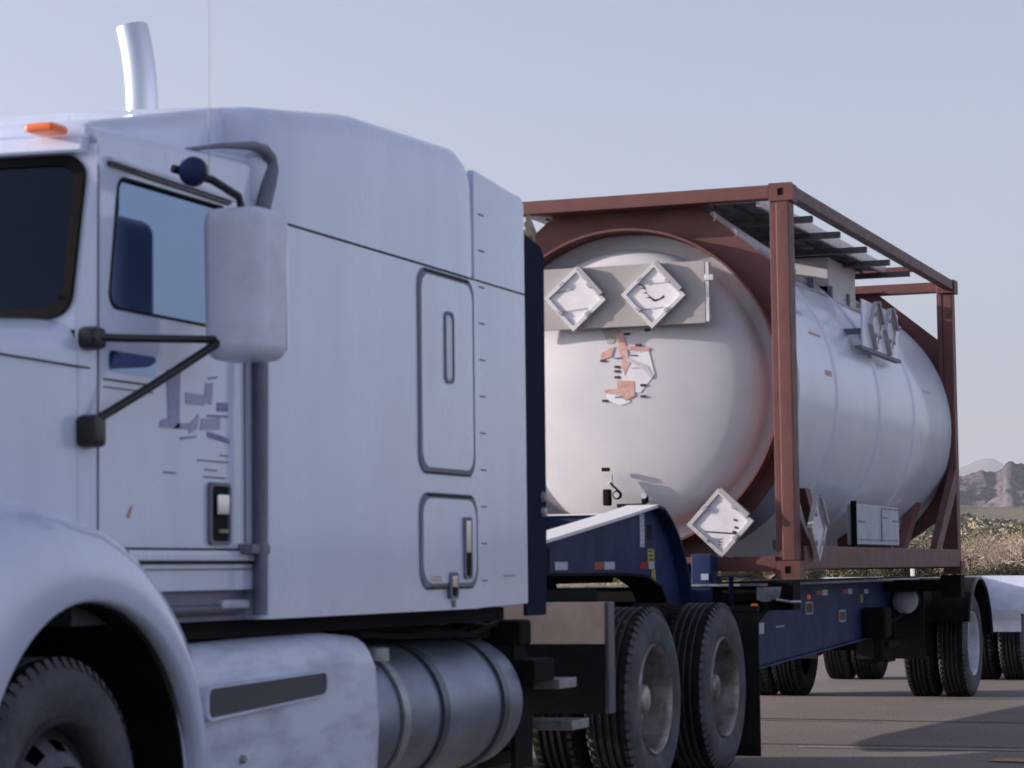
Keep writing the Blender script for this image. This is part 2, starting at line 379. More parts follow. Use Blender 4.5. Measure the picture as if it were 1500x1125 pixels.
# far pale range
RF = [(-30, 500), (-10, 700), (2, 560), (7, 560), (8.3, 600), (8.8, 560), (9.3, 628), (9.9, 600), (10.5, 540), (11, 480), (14, 420), (20, 520), (30, 400), (60, 300)]
vs = []; AZF = [-20+.25*i for i in range(100)]+[5+.06*i for i in range(120)]+[12.2+.4*i for i in range(100)]
DF = lin(11000, 16000, 24)
for i, d in enumerate(DF):
    for a in AZF:
        x, y = az(a, d); u = (d-11000)/3000
        vs.append((x, y, ridge(a, RF)*(min(u, 1)**.8 if u < 1 else 1-(u-1))-60*abs(fbm(x, y, .0006))+25*fbm(x, y, .003)))
n = len(AZF); fs = [(i*n+j, i*n+j+1, (i+1)*n+j+1, (i+1)*n+j) for i in range(len(DF)-1) for j in range(n-1)]
me = bpy.data.meshes.new('far_mountains'); me.from_pydata(vs, [], fs); me.materials.append(M['hillfar']); me.shade_smooth()
o = bpy.data.objects.new('far_mountains', me); COL.objects.link(o); struct(o)
# haze
hz = MB().box(-500, 16800, -5200, 15000, -70, 660).build('haze', 'white'); hz.data.materials.clear()
hm = bpy.data.materials.new('haze_volume'); hm.use_nodes = True; hn = hm.node_tree; hn.nodes.clear()
ho = hn.nodes.new('ShaderNodeOutputMaterial'); pv = hn.nodes.new('ShaderNodeVolumePrincipled')
pv.inputs['Color'].default_value = (.80, .87, 1.0, 1); pv.inputs['Density'].default_value = .000065; pv.inputs['Anisotropy'].default_value = .1
hn.links.new(pv.outputs[0], ho.inputs['Volume']); hz.data.materials.append(hm); hz['kind'] = 'stuff'

# ---------------------------------------------------------------- wheels
def lug_ring(t, c, r, y0, y1, n=10, rad=.016):
    for k in range(n):
        a = 2*pi*k/n+.2
        t.lathe([(rad, y0), (rad, y1), (.004, y1-.006)], (c[0]+r*cos(a), c[1], c[2]+r*sin(a)), 'Y', 6)
def tyre_prof(R, W, rb):
    """from outer bead to inner bead; outer face at y=0, inner at y=W"""
    p = [(rb, .03), (rb+.015, .008), (rb+.04, .0), (rb+.07, -.008), (rb+.10, -.012), (rb+.13, -.010), (R-.045, .0), (R-.035, .004), (R-.030, .010), (R-.012, .022), (R-.004, .035)]
    for g in range(4):
        y = .035+(W-.07)*(g+.78)/4.6
        p += [(R, y-.012), (R-.014, y-.009), (R-.014, y+.009), (R, y+.012)]
    p += [(R-.004, W-.035), (R-.03, W-.01), (rb+.10, W+.01), (rb+.04, W), (rb, W-.03)]
    return p
def make_wheel(parent, cx, cz, y, R, out=-1, kind='dual', rim='rim'):
    """y = outer sidewall plane; out=-1 faces the camera side, +1 the far side"""
    W = .26; rb = .29
    def L(t, prof, **k): t.lathe([(r, y - out*o if out < 0 else y-o) for r, o in prof], (cx, 0, cz), 'Y', **k)
    def yy(o): return y+o if out < 0 else y-o
    t = MB(); L(t, tyre_prof(R, W, rb), n=72)
    # shoulder lugs: small blocks round the tread edge
    for k in range(60):
        a = 2*pi*k/60; b = a+.062
        for o0, o1 in ((.004, .045), (W-.045, W-.004)):
            q = []
            for aa in (a, b):
                for rr, oo in ((R-.03, o0), (R+.001, o0+.018 if o0 < .1 else o0), (R+.001, o1 if o0 < .1 else o1-.018), (R-.03, o1)):
                    q.append((cx+rr*cos(aa), yy(oo), cz+rr*sin(aa)))
            t.loft([q[:4], q[4:]])
    w = t.build('wheel', ['tyre', 'tread'], parent)
    ox, oz = parent['org'][0], parent['org'][2]
    for p in w.data.polygons:
        c_ = p.center
        if abs(p.normal.y) < .6 and math.hypot(c_.x+ox-cx, c_.z+oz-cz) > R-.05 or kind == 'inner' and rim == 'black': p.material_index = 1
    t = MB()
    if kind == 'dual':      # deep dish with hand holes, recessed disc
        L(t, [(.300, .012), (.292, -.002), (.283, .004), (.272, .03), (.268, .10), (.262, .155), (.245, .165), (.225, .162), (.19, .150), (.165, .145), (.14, .145), (.115, .145)], n=60,
          drop=lambda i, k: i in (7,) and (k % 6) in (0, 1, 2))
    elif kind == 'steer':
        L(t, [(.300, .012), (.292, -.002), (.283, .004), (.272, .03), (.268, .07), (.255, .08), (.235, .055), (.20, .02), (.175, .005), (.15, .0), (.115, .0)], n=60,
          drop=lambda i, k: i in (6,) and (k % 6) in (0, 1, 2))
    else:
        L(t, [(.300, .012), (.292, -.002), (.283, .004), (.272, .03), (.268, .08), (.262, .12), (.15, .12), (.02, .12)], n=48)
    t.build('rim', rim, w)
    if kind != 'inner':
        o = .145 if kind == 'dual' else 0
        t = MB(); L(t, [(.115, o), (.11, o-.03), (.09, o-.045), (.075, o-.085), (.06, o-.095), (.02, o-.098), (.001, o-.098)], n=28)
        yo = yy(o); lug_ring(t, (cx, 0, cz), .142, yy(o), yy(o-.035)); t.build('hub', rim, w)
        t = MB(); L(t, [(.266, .172), (.001, .175)], n=24); t.build('brake_drum', 'hole', w)
    return w

# ---------------------------------------------------------------- tractor
TR = thing('semi_truck', (-7, YC, 0), 'white semi truck tractor with long sleeper cab pulling the tank container', 'truck')
def section(X, yin, zb, zt, r, crown, n=6, x_of=None):
    """closed ring (near bottom -> over the roof -> far bottom)"""
    p = [(yin, zb), (yin, (zb+zt-r)/2)]
    for k in range(n+1):
        a = radians(180-90*k/n); p.append((yin+r+r*cos(a), zt-r+r*sin(a)))
    q = [(y, z) for y, z in p]
    mid = []
    for f in (.15, .35, .6, 1): yv = yin+r+(YC-yin-r)*f; mid.append((yv, zt+crown*sin(f*pi/2)))
    left = q+mid; right = [(2*YC-y, z) for y, z in left[::-1][1:]]
    pts = left+right
    return [((X if x_of is None else x_of(X, y, z)), y, z) for y, z in pts]
# sleeper lower shell and its roof cap, a real gap between them
SX0, SX1 = -7.74, -5.70
def slp(zb, zt, y):
    ring = []
    for z in (zb, zt):
        r = .07
        pts = []
        for cx, cy, a0 in ((SX0+r, y+r, 180), (SX1-.01, y, None), (SX1-.01, 2*YC-y, None), (SX0+r, 2*YC-y-r, 90)):
            if a0 is None: pts.append((cx, cy, z)); continue
            for k in range(7):
                a = radians(a0+(90*k/6 if a0 == 180 else 90*k/6)); pts.append((cx+r*cos(a), cy+r*sin(a), z))
        ring.append(pts)
    return ring
t = MB()
yy0 = 0.0
r0 = .07
def plan(z, y, x0, x1, r):
    pts = [(x1, y, z)]
    for k in range(7):
        a = radians(270-90*k/6); pts.append((x0+r+r*cos(a), y+r+r*sin(a), z))
    for k in range(7):
        a = radians(180-90*k/6); pts.append((x0+r+r*cos(a), 2*YC-y-r+r*sin(a), z))
    pts.append((x1, 2*YC-y, z)); return pts
t.loft([plan(1.045, 0, SX0, SX1, .05), plan(1.06, 0, SX0, SX1, .05), plan(2.445, 0, SX0, SX1, .05)])
slb = t.build('sleeper', 'white', TR)
MB().box(SX0+.03, SX1-.01, .012, 2*YC-.012, 2.40, 2.47).build('seam_backing', 'seam', slb)
def rz(X):   # roof height along the cab
    P = ((-9.1, 2.53), (-8.65, 2.65), (-7.8, 2.845), (-6.88, 2.975), (-5, 3.045))
    for (a, b), (c, d) in zip(P, P[1:]):
        if a <= X <= c: return b+(d-b)*(X-a)/(c-a)
rings = []
for X in (-8.76, -8.73, -8.6, -8.4, -8.0, -7.80, -7.765):
    zt = rz(X)-(.04 if X < -8.75 else .015 if X < -8.7 else 0)
    rings.append(section(X, .14, 2.53, zt, .06, .0))
for X in (-7.74, -7.70, -7.4, -7.1, -6.95, -6.85, -6.75, -6.4, -5.95, -5.86):
    rings.append(section(X, .0 if X > -7.72 else .03, 2.455, rz(X), .11, .04))
rings.append(section(-5.79, .002, 2.455, 2.99, .11, .04)); rings.append(section(-5.74, .006, 2.455, 2.955, .11, .03)); rings.append(section(-5.712, .015, 2.455, 2.91, .11, .03))
MB().loft(rings).build('sleeper_roof', 'white', TR, ang=50)
# side extenders behind the sleeper, near and far
for s in (0, 1):
    def Y(y): return y if not s else 2*YC-y
    t = MB()
    t.prism([(-5.712, 1.045), (-5.30, 1.05), (-5.09, 1.055), (-5.085, 2.86), (-5.12, 2.89), (-5.3, 2.90), (-5.712, 2.93)], 'Y', Y(.004), Y(.035), .006)
    e = t.build('side_extender', 'white', TR)
    if not s:
        t = MB()
        for k in range(11):
            z = 1.16+k*.158; t.box(-5.66, -5.60, .0005, .006, z, z+.006)
        t.box(-5.40, -5.26, .0005, .006, 1.18, 1.184); t.build('hinge_marks', 'gasket', e)
        MB().box(-5.71, -5.09, -.0, .006, 2.448, 2.454).build('panel_gap', 'seam', e)
    t = MB(); t.prism([(-5.09, 1.0), (-4.83, 1.0), (-4.81, 1.4), (-4.80, 2.66), (-4.84, 2.70), (-5.09, 2.74)], 'Y', Y(.012), Y(.03), .004)
    f = t.build('extender_flap', 'navyrub', TR)
    if not s:
        t = MB()
        for z in (1.47, 1.54): t.lathe([(.001, -.006), (.02, -.004), (.025, .012)], (-4.86, .0, z), 'Y', 14)
        t.build('flap_bolt', 'galv', f)
MB().box(SX1-.008, SX1+.02, .05, 2*YC-.05, 1.05, 2.85).build('sleeper_back', 'white2', TR)
# storage doors on the sleeper side
def panel_door(x0, x1, z0, z1, r, sl):
    base = rrect(x0, x1, z0, z1, r, 6)
    def sk(P): return [(x, z + (sl*(x-x0)/(x1-x0) if z > (z0+z1)/2 else 0)) for x, z in P]
    outer = sk(base); t = MB(); t.ringpanel(outer, sk(inset(base, .028)), -.007, .002)
    s_ = t.build('door_seal', 'seal', TR)
    t = MB(); t.box(x0+r*.7, x1-r*.7, -.009, .0, z1-.016, z1-.006).box(x0+r*.7, x1-r*.7, -.009, .0, z0+.003, z0+.009); t.build('seal_gap_line', 'seam', TR)['kind'] = 'stuff'  # dark lines along the top and bottom of the door seal
    d = MB(); d.prism(sk(inset(base, .024)), 'Y', -.010, .001, .004); return d.build('storage_door', 'white', TR)
panel_door(-6.36, -5.75, 1.60, 2.44, .08, 0)
panel_door(-6.36, -5.73, 1.13, 1.525, .09, 0)
sd_ = MB().ringpanel(rrect(-6.10, -6.00, 1.98, 2.28, .03), inset(rrect(-6.10, -6.00, 1.98, 2.28, .03), .012), -.017, -.0095).build('vent_frame', 'gasket', TR)
MB().prism(rrect(-6.085, -6.015, 2.0, 2.26, .02), 'Y', -.013, -.0095).build('vent_slot', 'white2', TR)
def latch(x, z, wd, h, par=TR):
    a = MB().ringpanel(rrect(x, x+wd, z, z+h, .018), inset(rrect(x, x+wd, z, z+h, .018), .011), -.020, -.0095).build('handle', 'seal', par)
    MB().prism(rrect(x+.01, x+wd-.01, z+.01, z+h-.01, .01), 'Y', -.013, -.0098).build('recess', 'hole', a)
    MB().box(x+.02, x+wd-.015, -.022, -.0135, z+h*.42, z+h-.015, .004).build('paddle', 'chrome', a)
latch(-5.91, 1.17, .085, .26); latch(-6.07, 1.09, .085, .11)
MB().box(-6.02, -5.985, -.006, -.0005, 1.055, 1.085, .002).build('lock', 'gasket', TR)
st = MB().box(-6.27, -6.15, -.0125, -.0105, 1.155, 1.19).build('sticker', 'whites', TR)
MB().box(-6.262, -6.158, -.0135, -.0127, 1.165, 1.172).box(-6.262, -6.158, -.0135, -.0127, 1.178, 1.184).build('print', 'orange', st)
MB().box(-6.25, -6.02, -.0125, -.0105, 1.136, 1.145).build('door_edge_strip', 'blackp', TR)

# cab side panels with the window opening
CXF, CXR = -8.84, -7.775
win = rrect(-8.77, -7.97, 2.03, 2.455, .05, 6)
win = [(x+(.0 if z < 2.2 else (.05 if x < -8.4 else 0)), z) for x, z in win]
CY0 = .028
for s in (0, 1):
    def Y(y): return y if not s else 2*YC-y
    out = boxloop(win, CXF, CXR, 1.15, 2.505)
    p = MB(); p.ringpanel(out, win, Y(CY0), Y(CY0+.045)); cabside = p.build('cab_side', 'white', TR)
    p = MB(); p.ringpanel(win, inset(win, .009), Y(CY0-.004), Y(CY0+.03)); p.build('window_seal', 'rubber', TR)
    p = MB(); p.prism(inset(win, .008), 'Y', Y(CY0+.012), Y(CY0+.018)); p.build('side_window', 'sglass', TR)
# front corner posts, lofted quarter rounds, near and far, raked back towards the top
def wx(y, z):      # windshield surface X
    yn = (y-YC)/1.2
    return -9.02+.10*yn*yn*1.0+max(0, z-2.0)*.20
WY0 = .055
for s in (0, 1):
    def Y(y): return y if not s else 2*YC-y
    rings = []
    for z in (1.30, 1.7, 2.0, 2.2, 2.40, 2.535):
        xf = wx(WY0, z); r = []
        for k in range(9):
            a = radians(90*k/8); r.append((CXF+.001+(xf-CXF)*sin(a), Y(CY0+(WY0-CY0)*(1-cos(a))), z))
        rings.append(r+[(CXF, Y(WY0+.05), z)])
    MB().loft(rings).build('corner_post', 'white', TR, ang=60)
# cab roof and header
rings = []
for X, dz in ((-8.93, -.045), (-8.92, -.03), (-8.88, -.01), (-8.7, 0), (-8.2, .03), (-7.79, .06)):
    rings.append(section(X, .03, 2.50, 2.605+dz, .045, .02, x_of=lambda X_, y, z, X0=X: max(X0, wx(min(max(y, WY0), 2*YC-WY0), 2.5)-.012+.01*(y < WY0))))
rf = MB().loft(rings).build('cab_roof', 'white', TR, ang=50)
# windshield
def wgrid(y0, y1, z0, z1, off, n=20, mz=6):
    return [[(wx(y, z)-off, y, z) for y in lin(y0, y1, n)] for z in lin(z0, z1, mz)]
t = MB(); t.loft(wgrid(WY0+.03, 2*YC-WY0-.03, 2.0, 2.49, .006), caps=False, closed=False)
t.build('windshield', 'glass', TR, ang=80)
def wpt(y, z, off): return (wx(y, z)-off, y, z)
loop = []
A0, A1, Z0, Z1 = WY0+.01, 2*YC-WY0-.01, 1.985, 2.505
R_ = .07
for cy, cz, a0 in ((A1-R_, Z1-R_, 0), (A0+R_, Z1-R_, 90), (A0+R_, Z0+R_, 180), (A1-R_, Z0+R_, 270)):
    for k in range(6):
        a = radians(a0+90*k/5); loop.append((cy+R_*cos(a), cz+R_*sin(a)))
dense = []
for (a, b), (c, d) in zip(loop, loop[1:]+loop[:1]):
    m_ = max(1, int(math.hypot(c-a, d-b)/.12)); dense += [(a+(c-a)*i/m_, b+(d-b)*i/m_) for i in range(m_)]
cy, cz = YC, (Z0+Z1)/2
inn = [(cy+(y-cy)*(1-.030/1.1), cz+(z-cz)*(1-.030/.25)) for y, z in dense]
t = MB(); t.loft([[wpt(y, z, .0) for y, z in dense], [wpt(y, z, .016) for y, z in dense], [wpt(y, z, .016) for y, z in inn], [wpt(y, z, .0) for y, z in inn]], caps=False)
t.build('windshield_gasket', 'black', TR)
rect = boxloop(dense, WY0-.001, 2*YC-WY0+.001, 1.95, 2.53)
t = MB(); t.loft([[wpt(y, z, .0) for y, z in dense], [wpt(y, z, .002) for y, z in rect], [wpt(y, z, -.02) for y, z in rect]], caps=False); t.build('windshield_surround', 'white', TR)
for s in (0, 1):      # wiper arms
    y = .5+s*.9
    MB().tube([(wx(y, 2.0)-.05, y+.3, 1.99), (wx(y, 2.1)-.045, y+.1, 2.08), (wx(y, 2.06)-.04, y-.12, 2.12)], .008, 6).build('wiper', 'blackp', TR)
# sun visor over the windshield
rings = []
for y in lin(.06, 2*YC-.06, 18):
    x = wx(y, 2.45)
    rings.append([(x+.02, y, 2.515), (x-.045, y, 2.505), (x-.055, y, 2.512), (x-.03, y, 2.558), (x+.02, y, 2.558)])
MB().loft(rings).build('sun_visor', 'white', TR, ang=30)
for y in (.16, .62, YC, 1.82, 2.28):
    rings = [section(0, 0, 0, 1, .3, 0)]
    t = MB(); t.box(-8.97, -8.87, y-.05, y+.05, 2.562, 2.59, .012, 3); t.build('marker_lamp', 'amber', TR)
# cab interior
MB().box(-8.84, -7.80, .09, 2*YC-.09, 2.455, 2.495, .01).build('headliner', 'cabin', TR)
MB().box(-8.82, -7.80, 2*YC-.085, 2*YC-.076, 1.2, 1.985).build('door_lining', 'cabin', TR)
MB().box(-8.83, -8.77, .12, 2.3, 2.36, 2.455, .02).build('inner_visor', 'cabin', TR)
t = MB(); t.box(-8.9, -7.78, .08, 2*YC-.08, 1.05, 1.3).box(-8.98, -8.75, .12, 2*YC-.12, 1.3, 1.96, .03).build('dashboard', 'cabin', TR)
MB().box(-7.80, -7.775, .08, 2*YC-.08, 1.3, 2.46).build('cab_back', 'cabin', TR)
for y in (.35, 1.6):
    MB().box(-8.35, -7.9, y, y+.5, 1.3, 1.62, .05).box(-8.0, -7.86, y+.02, y+.48, 1.6, 2.02, .06, 3).build('seat', 'cloth', TR)
MB().lathe([(.22+.015*cos(a), .015*sin(a)) for a in lin(0, 2*pi, 9)], (0, 0, 0), 'X', 28).build('steering_wheel', 'blackp', None).name
sw = bpy.data.objects['steering_wheel']; sw.parent = TR; sw.location = Vector((-8.62, .55, 1.93))-Vector(TR['org']); sw.rotation_euler = (0, radians(35), 0)
t = MB()
for k in range(16): t.box(-8.33, -8.235, .10, .125, 2.12+k*.016, 2.128+k*.016)
t.build('window_blind', 'whites', TR)['kind'] = 'stuff'
# driver's door details
for (z, h, m_, x0) in ((1.283, .006, 'seam', -8.73), (1.236, .011, 'seam', -8.68), (1.218, .003, 'seam', -8.66)):
    MB().box(x0, -7.79, CY0-.006, CY0+.001, z, z+h).build('door_trim_line', m_, TR)
MB().box(-8.73, -7.79, CY0-.010, CY0+.001, 1.247, 1.281, .004).build('door_trim', 'white', TR)
for x in (-8.835, -7.845):
    MB().box(x-.003, x+.003, CY0-.004, CY0+.001, 1.24, 2.47).build('door_gap', 'gasket', TR)
MB().box(-8.80, -8.49, CY0-.004, CY0+.001, 1.805, 1.810).box(-8.80, -8.49, CY0-.004, CY0+.001, 1.782, 1.785).build('body_line', 'seam', TR)
MB().prism(rrect(-8.77, -8.47, 1.835, 1.90, .02), 'Y', CY0-.003, CY0+.001).build('lower_peep_window', 'sglass', TR)
MB().prism([(-8.78, 2.476), (-7.96, 2.464), (-7.96, 2.474), (-8.78, 2.487)], 'Y', CY0-.012, CY0+.002).build('drip_rail', 'blackp', TR)
MB().prism([(-8.78, 2.488), (-7.94, 2.476), (-7.94, 2.496), (-8.78, 2.504)], 'Y', CY0-.02, CY0+.002, .004).build('drip_moulding', 'white2', TR)
latch_par = TR
a = MB().ringpanel(rrect(-8.12, -7.97, 1.27+.03, 1.51, .02), inset(rrect(-8.12, -7.97, 1.30, 1.51, .02), .012), CY0-.014, CY0+.002).build('door_handle', 'gasket', TR)
MB().prism(rrect(-8.105, -7.985, 1.312, 1.498, .01), 'Y', CY0-.006, CY0+.001).build('recess', 'hole', a)
MB().box(-8.075, -7.995, CY0-.022, CY0-.007, 1.40, 1.47, .006).build('paddle', 'chrome', a)
MB().box(-8.06, -7.995, CY0-.018, CY0-.007, 1.34, 1.352, .003).build('lower_paddle', 'tan', a)
# worn company lettering on the door: illegible pale violet shapes
dec = MB()
def dq(pts): dec.prism(pts, 'Y', CY0-.003, CY0-.0005)
dq([(-8.40, 1.86), (-8.31, 1.855), (-8.315, 1.68), (-8.45, 1.675), (-8.44, 1.70), (-8.39, 1.71)])
dq([(-8.36, 1.675), (-8.245, 1.68), (-8.245, 1.70), (-8.33, 1.695)])
lg = dec.build('door_decal', 'lilac', TR, label='violet lettering remains on the driver door')
dec = MB(); dq([(-8.27, 1.80), (-8.14, 1.80), (-8.14, 1.765), (-8.27, 1.762)]); dq([(-8.16, 1.72), (-8.03, 1.73), (-8.03, 1.69), (-8.17, 1.68)])
dq([(-8.24, 1.70), (-8.18, 1.735), (-8.19, 1.685), (-8.25, 1.665)]); dq([(-8.13, 1.84), (-8.08, 1.845), (-8.09, 1.77), (-8.14, 1.775)])
dec.build('door_decal', 'lilac2', TR)
dec = MB()
dq([(-8.31, 1.642), (-8.20, 1.655), (-8.20, 1.661), (-8.31, 1.651)]); dq([(-8.40, 1.862), (-8.31, 1.857), (-8.31, 1.862), (-8.40, 1.868)])
dq([(-8.12, 1.66), (-7.96, 1.645), (-7.96, 1.66), (-8.05, 1.672), (-8.12, 1.678)]); dq([(-8.115, 1.853), (-8.05, 1.862), (-8.05, 1.869), (-8.115, 1.86)])
dq([(-8.05, 1.78), (-7.97, 1.785), (-7.97, 1.755), (-8.05, 1.75)]); dq([(-8.12, 1.735), (-7.97, 1.74), (-7.97, 1.733), (-8.12, 1.728)])
dec.build('door_decal', 'violet', TR)
dec = MB()
for x0, x1, z in ((-8.19, -7.97, 1.578), (-8.14, -8.05, 1.548), (-8.15, -7.99, 1.524), (-8.42, -8.34, 1.53), (-8.03, -7.97, 1.60)): dq([(x0, z), (x1, z), (x1, z+.005), (x0, z+.005)])
dec.build('door_small_print', 'seal', TR)
dec = MB(); dq([(-8.66, 1.385), (-8.645, 1.38), (-8.625, 1.415), (-8.63, 1.42)]); dec.build('door_mark', 'orange', TR)
# sill and step box under the door
t = MB(); t.box(-8.38, -7.79, .06, .4, 1.14, 1.245, .01); t.build('cab_sill', 'white', TR)
t = MB(); t.box(-8.50, -7.79, .06, .4, 1.045, 1.149, .004); t.build('step_recess', 'gasket', TR)
MB().box(-8.40, -7.85, .035, .075, 1.065, 1.10, .01).build('door_step', 'strap', TR)
MB().box(-8.0, -7.8, .03, .07, 1.085, 1.115, .008).build('step_bracket', 'skirt', TR)
# rubber boot between cab and sleeper, follows the cab outline, and the grab bar in front of it
pts = [(-7.765, .01, 1.06), (-7.765, .005, 1.8), (-7.765, .005, 2.40), (-7.735, .003, 2.50), (-7.70, .0, 2.58), (-7.68, .0, 2.63), (-7.69, .0, 2.665), (-7.735, .002, 2.69), (-7.80, .01, 2.695), (-8.0, .03, 2.665), (-8.35, .05, 2.59)]
MB().tube(pts, .028, 8, radii=[.028, .028, .028, .028, .028, .027, .025, .022, .017, .010, .004]).build('cab_boot', 'gasket', TR, ang=60)
gb = MB(); gb.tube([(-7.83, -.03, 1.10), (-7.83, -.035, 1.7), (-7.83, -.03, 2.05)], .014, 8)
for z in (1.27, 2.0): gb.box(-7.90, -7.76, -.03, .03, z, z+.035, .006)
gb.build('grab_bar', 'gasket', TR)
# hood and cowl
rings = []
for X, yi, zt, zb in ((-8.93, .045, 1.985, 1.2), (-9.02, .06, 1.98, 1.2), (-9.3, .10, 1.955, 1.1), (-9.9, .20, 1.89, .95), (-10.7, .34, 1.79, .8), (-11.25, .46, 1.66, .7), (-11.42, .56, 1.45, .65)):
    rings.append(section(X, yi, zb, zt, .10, .05))
hd = MB().loft(rings).build('hood', 'white', TR, ang=50)
MB().tube([(-8.88, .030, 1.835), (-9.02, .052, 1.84), (-9.3, .092, 1.85), (-9.6, .144, 1.855)], .003, 5).build('hood_seam', 'seam', TR)
MB().prism([(-9.52, 1.60), (-9.40, 1.60), (-9.40, 1.76), (-9.52, 1.76)], 'Y', .10, .125, .01).build('hood_badge', 'rred', TR)
MB().prism([(-9.52, 1.52), (-9.39, 1.52), (-9.39, 1.59), (-9.52, 1.59)], 'Y', .105, .125, .006).build('hood_vent', 'inkg', TR)
t = MB(); t.box(-11.55, -11.44, .55, 1.89, .75, 1.45, .04); t.build('grille', 'chrome', TR)
t = MB(); t.box(-11.75, -11.5, .05, 2.39, .32, .68, .06); t.build('bumper', 'chrome', TR)
# fenders over the front wheels
FX, FZ = -8.96, .50
for s in (0, 1):
    def Y(y): return y if not s else 2*YC-y
    rings = []
    for k in range(41):
        a = -8+196*k/40; ar = radians(a)
        ri = .60+.075*max(0, cos(ar))**2+.02*sin(ar)
        # outer radius: low at the rear foot, high over the top where it runs into the hood
        if a < 90: ro = ri+.03+.26*(max(0, a+8)/98)**.85*(1 if a < 90 else 1)
        else: ro = .90+.42*((a-90)/98)
        def P(r, y): return (FX+r*cos(ar), Y(y), FZ+r*sin(ar))
        d = ro-ri; rim_y = -.035
        rings.append([P(ri, .012), P(ri, -.01), P(ri+.008, rim_y), P(ri+.02, rim_y-.006), P(ri+.3*d, rim_y-.012), P(ri+.6*d, rim_y+.002), P(ri+.8*d, rim_y+.04), P(ri+.93*d, rim_y+.10), P(ro, rim_y+.20), P(ro+.01, .30), P(ro, .52), P(ro-.02, .52), P(ri+.02, .016)])
    t = MB(); t.loft(rings); t.build('fender', 'white', TR, ang=50)
    # dark inner liner
    rings = [[(FX+.615*cos(radians(a)), Y(y), FZ+.615*sin(radians(a))) for y in (.0, .70)]+[(FX+.63*cos(radians(a)), Y(y), FZ+.63*sin(radians(a))) for y in (.70, .0)] for a in lin(-8, 188, 24)]
    MB().loft(rings).build('wheel_liner', 'black', TR)
    MB().prism([(FX-.6, .45), (FX+.6, .45), (FX+.6, 1.2), (FX-.6, 1.2)], 'Y', Y(.70), Y(.72)).build('splash_panel', 'black', TR)
    make_wheel(TR, FX-.02, .48, Y(.06), .48, -1 if not s else 1, 'steer', 'rimdk')
MB().lathe([(.001, .0), (.025, -.006), (.03, .01)], (-8.47, .045, 1.055), 'Y', 14).build('side_lamp', 'orange', TR)
# tool box fairing behind the front wheel
def skirt_ring(X, y, zt, zb, dep=.5, r=.12, sx=1):
    p = [(X, y+.03, zb), (X, y, zb+.12), (X, y-.01, (zb+zt)/2)]
    for k in range(7):
        a = radians(180-90*k/6); p.append((X, y+r+r*cos(a), zt-r+r*sin(a)))
    return p+[(X, dep, zt), (X, dep, zb)]
rings = [skirt_ring(X, y, zt, .33) for X, y, zt in ((-8.33, .03, .96), (-8.2, .0, .97), (-7.6, -.02, .98), (-7.1, -.02, .98), (-6.85, -.01, .965), (-6.75, .02, .93), (-6.70, .06, .87), (-6.69, .12, .80))]
sk = MB().loft(rings).build('side_skirt', 'skirt', TR, ang=45)
pk = rrect(-8.27, -7.34, .725, .835, .03)
pk = [(x, z+(.02*(x+8.27) if z > .78 else .06*max(0, (x+8.0)))) for x, z in pk]
MB().ringpanel(pk, inset(pk, .010), -.052, -.02).build('step_pocket_lip', 'skirt', sk)
MB().prism(inset(pk, .009), 'Y', -.046, -.02).build('step_pocket', 'pocket', sk)
MB().box(-8.2, -7.55, -.025, -.015, .79, .80).build('step_tread', 'galv', sk)
MB().lathe([(.001, -.03), (.012, -.03), (.016, -.015)], (-7.96, .0, .58), 'Y', 12).build('fastener', 'galv', sk)
# cylindrical fuel tank with straps
t = MB(); c = (-5.93, .335, .62)
t.lathe([(.001, -.80), (.16, -.795), (.24, -.78), (.275, -.755), (.29, -.72), (.292, -.5), (.292, .5), (.292, .84), (.28, .89), (.25, .925), (.16, .94), (.001, .945)], c, 'X', 56)
ft = t.build('fuel_tank', 'alu', TR, ang=60)
for x in (-6.42, -6.0, -5.30):
    MB().lathe([(.294, -.032), (.306, -.032), (.306, .032), (.294, .032)], (x, c[1], c[2]), 'X', 56).build('tank_strap', 'strap' if x > -6.3 else 'galv', ft)
MB().lathe([(.05, 0), (.05, .05), (.03, .055), (.001, .055)], (-6.52, .12, .855), 'Z', 18).build('fuel_cap', 'galv', ft)
MB().lathe([(.285, 0), (.285, .03)], (-6.66, c[1], c[2]), 'X', 40, cap=True).build('tank_end_shield', 'black', ft)
# frame rails, cross parts, a black slab painted as the shade under the cab
t = MB(); t.box(-11.2, -.68, .74, .83, .66, .92).box(-11.2, -.68, 1.61, 1.70, .66, .92); t.build('frame_rail', 'black', TR)
t = MB()
for x in (-9.5, -8.0, -6.6, -5.1, -3.9, -2.0, -.8): t.box(x-.05, x+.05, .83, 1.61, .76, .95)
t.box(-7.6, -6.5, .85, 1.6, .45, 1.0, .05).box(-10.4, -8.7, .9, 1.55, .6, 1.3, .08); t.build('engine_and_gearbox', 'black', TR)
t = MB(); t.box(-8.55, -5.15, .10, 2.34, .985, 1.042); t.build('under_cab_shade', 'black', TR)
t = MB(); random.seed(3)
for k in range(7):
    y = .12+.07*k; z = .96+.01*(k % 3)
    t.tube([(-6.7, y, z), (-6.1, y+.05, z-.02+.03*sin(k)), (-5.5, y, z-.03), (-4.9, y+.1, z+.01), (-4.4, y+.16, z-.02)], .014, 6)
t.box(-4.95, -4.78, .1, .3, .86, .98, .02).box(-5.3, -5.05, .2, .35, .9, .97, .02); t.build('air_lines', 'black', TR)
